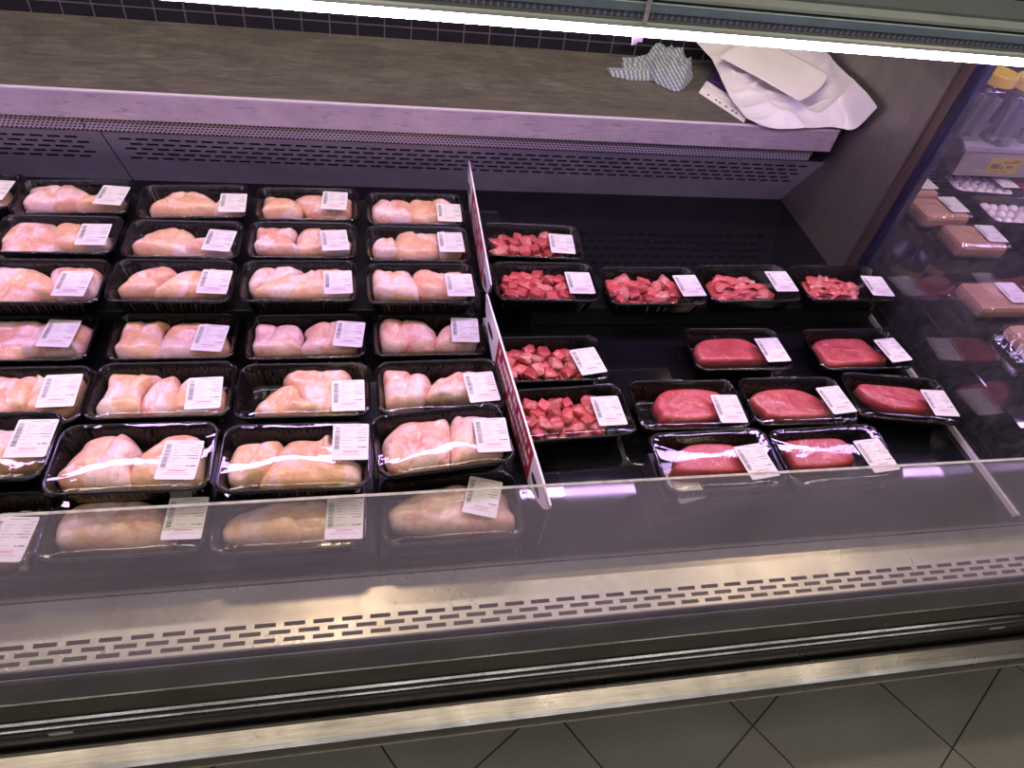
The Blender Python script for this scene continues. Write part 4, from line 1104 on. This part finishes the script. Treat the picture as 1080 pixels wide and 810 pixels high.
BLK = {
 (1.600, 1.650, .042, 3): 'rearmost tan block pack beyond the side glass, half hidden by the dark post',
 (1.620, 1.525, .046, 2): 'second tan block pack from the back beyond the side glass',
 (1.645, 1.385, .047, -2): 'tan block pack in the middle of its row beyond the side glass',
 (1.540, 1.140, .040, 0): 'tan block pack beyond the side glass nearest the steaks, lavender glints on its film',
 (1.57, 0.985, .038, 2): 'tan block pack cut by the right picture edge, in front of its row',
}
for i, ((x, y, h, rz), lab) in enumerate(BLK.items()):
    t = thing('fish_cake_pack', lab, 'food pack', (x, y, DZ), rad(rz), 'tan block packs beyond the side glass')
    m = MB(); m.box(-.076, .076, -.052, .052, .003, h); o = m.build('fish_cake_block', M['tan'], t, bevel=.013)
    # film drawn over the block and gathered into low flaps at both ends
    m = MB()
    prof_ = [(-.054, .0015), (-.0545, h - .003), (-.047, h + .002), (.047, h + .002), (.0545, h - .003), (.054, .0015)]
    xs = [-.104, -.093, -.080, -.077, 0, .077, .080, .093, .104]
    fac = [.12, .35, .85, 1, 1, 1, .85, .35, .12]
    vs = []
    for xx, fz in zip(xs, fac):
        for (yy, zz) in prof_:
            vs.append((xx, yy * (1 if fz > .8 else .97), .0015 + (zz - .0015) * fz + .002 * noise.noise(Vector((xx * 50, yy * 50, i)))))
    fs = []
    for a in range(len(xs) - 1):
        for c in range(len(prof_) - 1):
            fs.append((a * 6 + c, a * 6 + c + 1, (a + 1) * 6 + c + 1, (a + 1) * 6 + c))
    mesh_obj('film', vs, fs, M['pouch'], t, smooth=False)
    if i != 4:
        share('label', LABELS[i % 5], t, (.045, .002, h + .0045), rad(0))

FB = {(1.85, 1.662, 4, 5, -4): 'fish ball tray at the back beyond the side glass, under the price rail',
      (1.87, 1.505, 4, 5, -3): 'fish ball tray beyond the side glass beside the tan blocks, middle one',
      (1.915, 1.345, 4, 5, -3): 'fish ball tray at the right picture edge, nearest one beyond the side glass'}
bs = bmesh.new(); bmesh.ops.create_uvsphere(bs, u_segments=16, v_segments=10, radius=.0150)
for v in bs.verts: v.co.z *= .92; v.co += noise.noise_vector(v.co * 60) * .0010
BALL = bpy.data.meshes.new('fish_ball'); bs.to_mesh(BALL); bs.free()
for p in BALL.polygons: p.use_smooth = True
BALL.materials.append(M['ball'])
for i, ((x, y, ny, nx, rz), lab) in enumerate(FB.items()):
    t = thing('fish_ball_tray', lab, 'food tray', (x, y, DZ), rad(rz), 'fish ball trays beyond the side glass')
    share('tray', TRAY, t); share('film', FILMS[i], t, (0, 0, .002))
    rng = random.Random(40 + i)
    for a in range(6):
        for c in range(3):
            share('fish_ball', BALL, t, (-.082 + a * .033 + rng.uniform(-.002, .002), -.034 + c * .034 + rng.uniform(-.002, .002), .030 + rng.uniform(0, .004)), rng.uniform(0, 6))
    share('label', LABELS[i], t, (.075, 0, H + .007), rad(3))
t = thing('red_lidded_tub', 'small tub with red lid at the right picture edge beyond the side glass', 'tub', (2.035, 1.675, DZ))
v, f = lathe([(0, 0), (.036, 0), (.046, .035), (.047, .036), (.045, .037), (0, .037)], 0, 0); mesh_obj('tub', v, f, M['bag'], t, smooth=False)
v, f = lathe([(0, .0372), (.049, .0372), (.050, .040), (.049, .044), (.044, .045), (.042, .043), (0, .043)], 0, 0); mesh_obj('lid', v, f, M['red_plastic'], t, smooth=False)

sh = thing('bay_shelf', 'short steel shelf with beige price rail beyond the side glass, holding yellow-lidded jars', 'shelf', (2.2, 1.75, Z0 + .46))
sh.location = (0, 0, 0)
b = MB(); b.box(1.722, X1, 1.662, 1.838, Z0 + .452, Z0 + .458); b.prof(up([(1.662, .452), (1.652, .456), (1.650, .470), (1.653, .470), (1.656, .458), (1.662, .458)]), 1.722, X1); b.build('shelf_plate', M['steel'], sh)
b = MB(); b.prof(up([(1.648, .382), (1.652, .452), (1.656, .452), (1.653, .382)]), 1.722, X1); prl = b.build('price_rail', M['price_rail'], sh)
b = MB(); b.prof(up([(1.650, .455), (1.650, .385), (1.67, .385), (1.68, .40), (1.838, .40), (1.838, .49), (1.68, .475)]), 1.714, 1.7215); b.build('bracket', M['dark_steel'], sh)
# yellow price tag on the rail
b = MB()
def rp(x, s): return (x, 1.648 + .004 * s - .0012, Z0 + .382 + .070 * s)
b.quad(rp(1.822, .14), rp(1.935, .14), rp(1.940, .86), rp(1.826, .86), 0)
b2 = lambda x, s: (x, 1.648 + .004 * s - .0018, Z0 + .382 + .070 * s)
for (xa, xb, sa, sb) in ((1.836, 1.866, .36, .58), (1.874, 1.92, .62, .67), (1.872, 1.878, .34, .5), (1.890, 1.912, .40, .50), (1.84, 1.90, .22, .25), (1.905, 1.93, .70, .76)):
    b.quad(b2(xa, sa), b2(xb, sa), b2(xb, sb), b2(xa, sb), 1)
mesh_obj('price_tag', b.v, b.f, [M['tag_yellow'], M['tag_ink']], prl, b.m)['label'] = 'yellow price tag with dark print'

JARS = {(1.778, 1.752): 'clear jar with yellow lid standing at the left end of the bay shelf',
        (1.868, 1.722): 'clear jar with yellow lid nearer the front edge of the bay shelf, overlapping the first',
        (1.985, 1.745): 'clear jar with yellow lid at the right picture edge of the bay shelf'}
for i, ((x, y), lab) in enumerate(JARS.items()):
    t = thing('lidded_jar', lab, 'jar', (x, y, Z0 + .4585), 0, 'yellow-lidded jars on the bay shelf')
    v, f = lathe([(0, 0), (.042, 0), (.046, .004), (.047, .02), (.047, .135), (.044, .148), (.038, .156), (.038, .166)], 0, 0, 36)
    mesh_obj('jar_body', v, f, M['jar'], t, smooth=True)
    v, f = lathe([(.0385, .160), (.0475, .160), (.048, .163), (.048, .186), (.046, .190), (.040, .1905), (.038, .188), (0, .188)], 0, 0, 36)
    mesh_obj('lid', v, f, M['yellow'], t, smooth=False)
    rng = random.Random(70 + i)
    for k in range(7):                      # wrapped sticks inside
        a = k * .9 + i; r = .024 if k else 0
        m = MB(); w_ = .013
        m.box(-w_, w_, -.007, .007, 0, .12)
        o = m.build('wrapped_snack', M['foil'], t, bevel=.004)
        o.location = (r * math.cos(a), r * math.sin(a), .006 + rng.uniform(0, .008)); o.rotation_euler = (rng.uniform(-.06, .06), rng.uniform(-.06, .06), a + rng.uniform(-.5, .5))

# ------------------------------------------------------------------ lights of the shop
def area(name, loc, rot, sx, sy, power, col):
    l = bpy.data.lights.new(name, 'AREA'); l.shape = 'RECTANGLE'; l.size = sx; l.size_y = sy
    l.energy = power; l.color = col
    o = bpy.data.objects.new(name, l); o.location = loc; o.rotation_euler = rot
    link(o); return o
area('ceiling_strip_over_case', (0.2, 1.50, 2.86), (0, 0, 0), 6.0, .12, 52, (1.0, .86, .72))
area('ceiling_strip_aisle', (-.4, -.5, 2.86), (0, 0, 0), 7.0, .20, 34, (1.0, .85, .68))
area('ceiling_strip_far_aisle', (0.8, -2.0, 2.86), (0, 0, 0), 7.0, .25, 34, (.95, .95, 1.0))
for x in (-.16, 2.2):
    l = bpy.data.lights.new('ceiling_downlight', 'AREA'); l.shape = 'DISK'; l.size = .22; l.energy = 9; l.color = (1.0, .74, .45)
    o = bpy.data.objects.new('ceiling_downlight', l); o.location = (x, .95, 2.86); link(o)
w = bpy.data.worlds.new('shop'); bpy.context.scene.world = w; w.use_nodes = True
bg = w.node_tree.nodes['Background']; bg.inputs[0].default_value = (.55, .50, .46, 1); bg.inputs[1].default_value = .08

# ------------------------------------------------------------------ camera
cam = bpy.data.cameras.new('camera'); cam.sensor_width = 36.0; cam.lens = 24.706; cam.clip_start = .02
co = bpy.data.objects.new('camera', cam); link(co)
Xc = Vector((0.97962655, -0.15380287, 0.12913751)); Yd = Vector((-0.02519967, -0.73208319, -0.68074899)); Fw = Vector((0.19924055, 0.66362556, -0.72104391))
co.matrix_world = Matrix(((Xc.x, -Yd.x, -Fw.x, 0), (Xc.y, -Yd.y, -Fw.y, 0), (Xc.z, -Yd.z, -Fw.z, Z0 + 1.3), (0, 0, 0, 1)))
sc = bpy.context.scene
sc.camera = co
sc.view_settings.view_transform = 'Standard'; sc.view_settings.look = 'None'
sc.view_settings.exposure = 0.05; sc.view_settings.gamma = 1.0; sc.view_settings.use_curve_mapping = False
sc.cycles.max_bounces = 10; sc.cycles.transparent_max_bounces = 24
sc.cycles.use_denoising = True
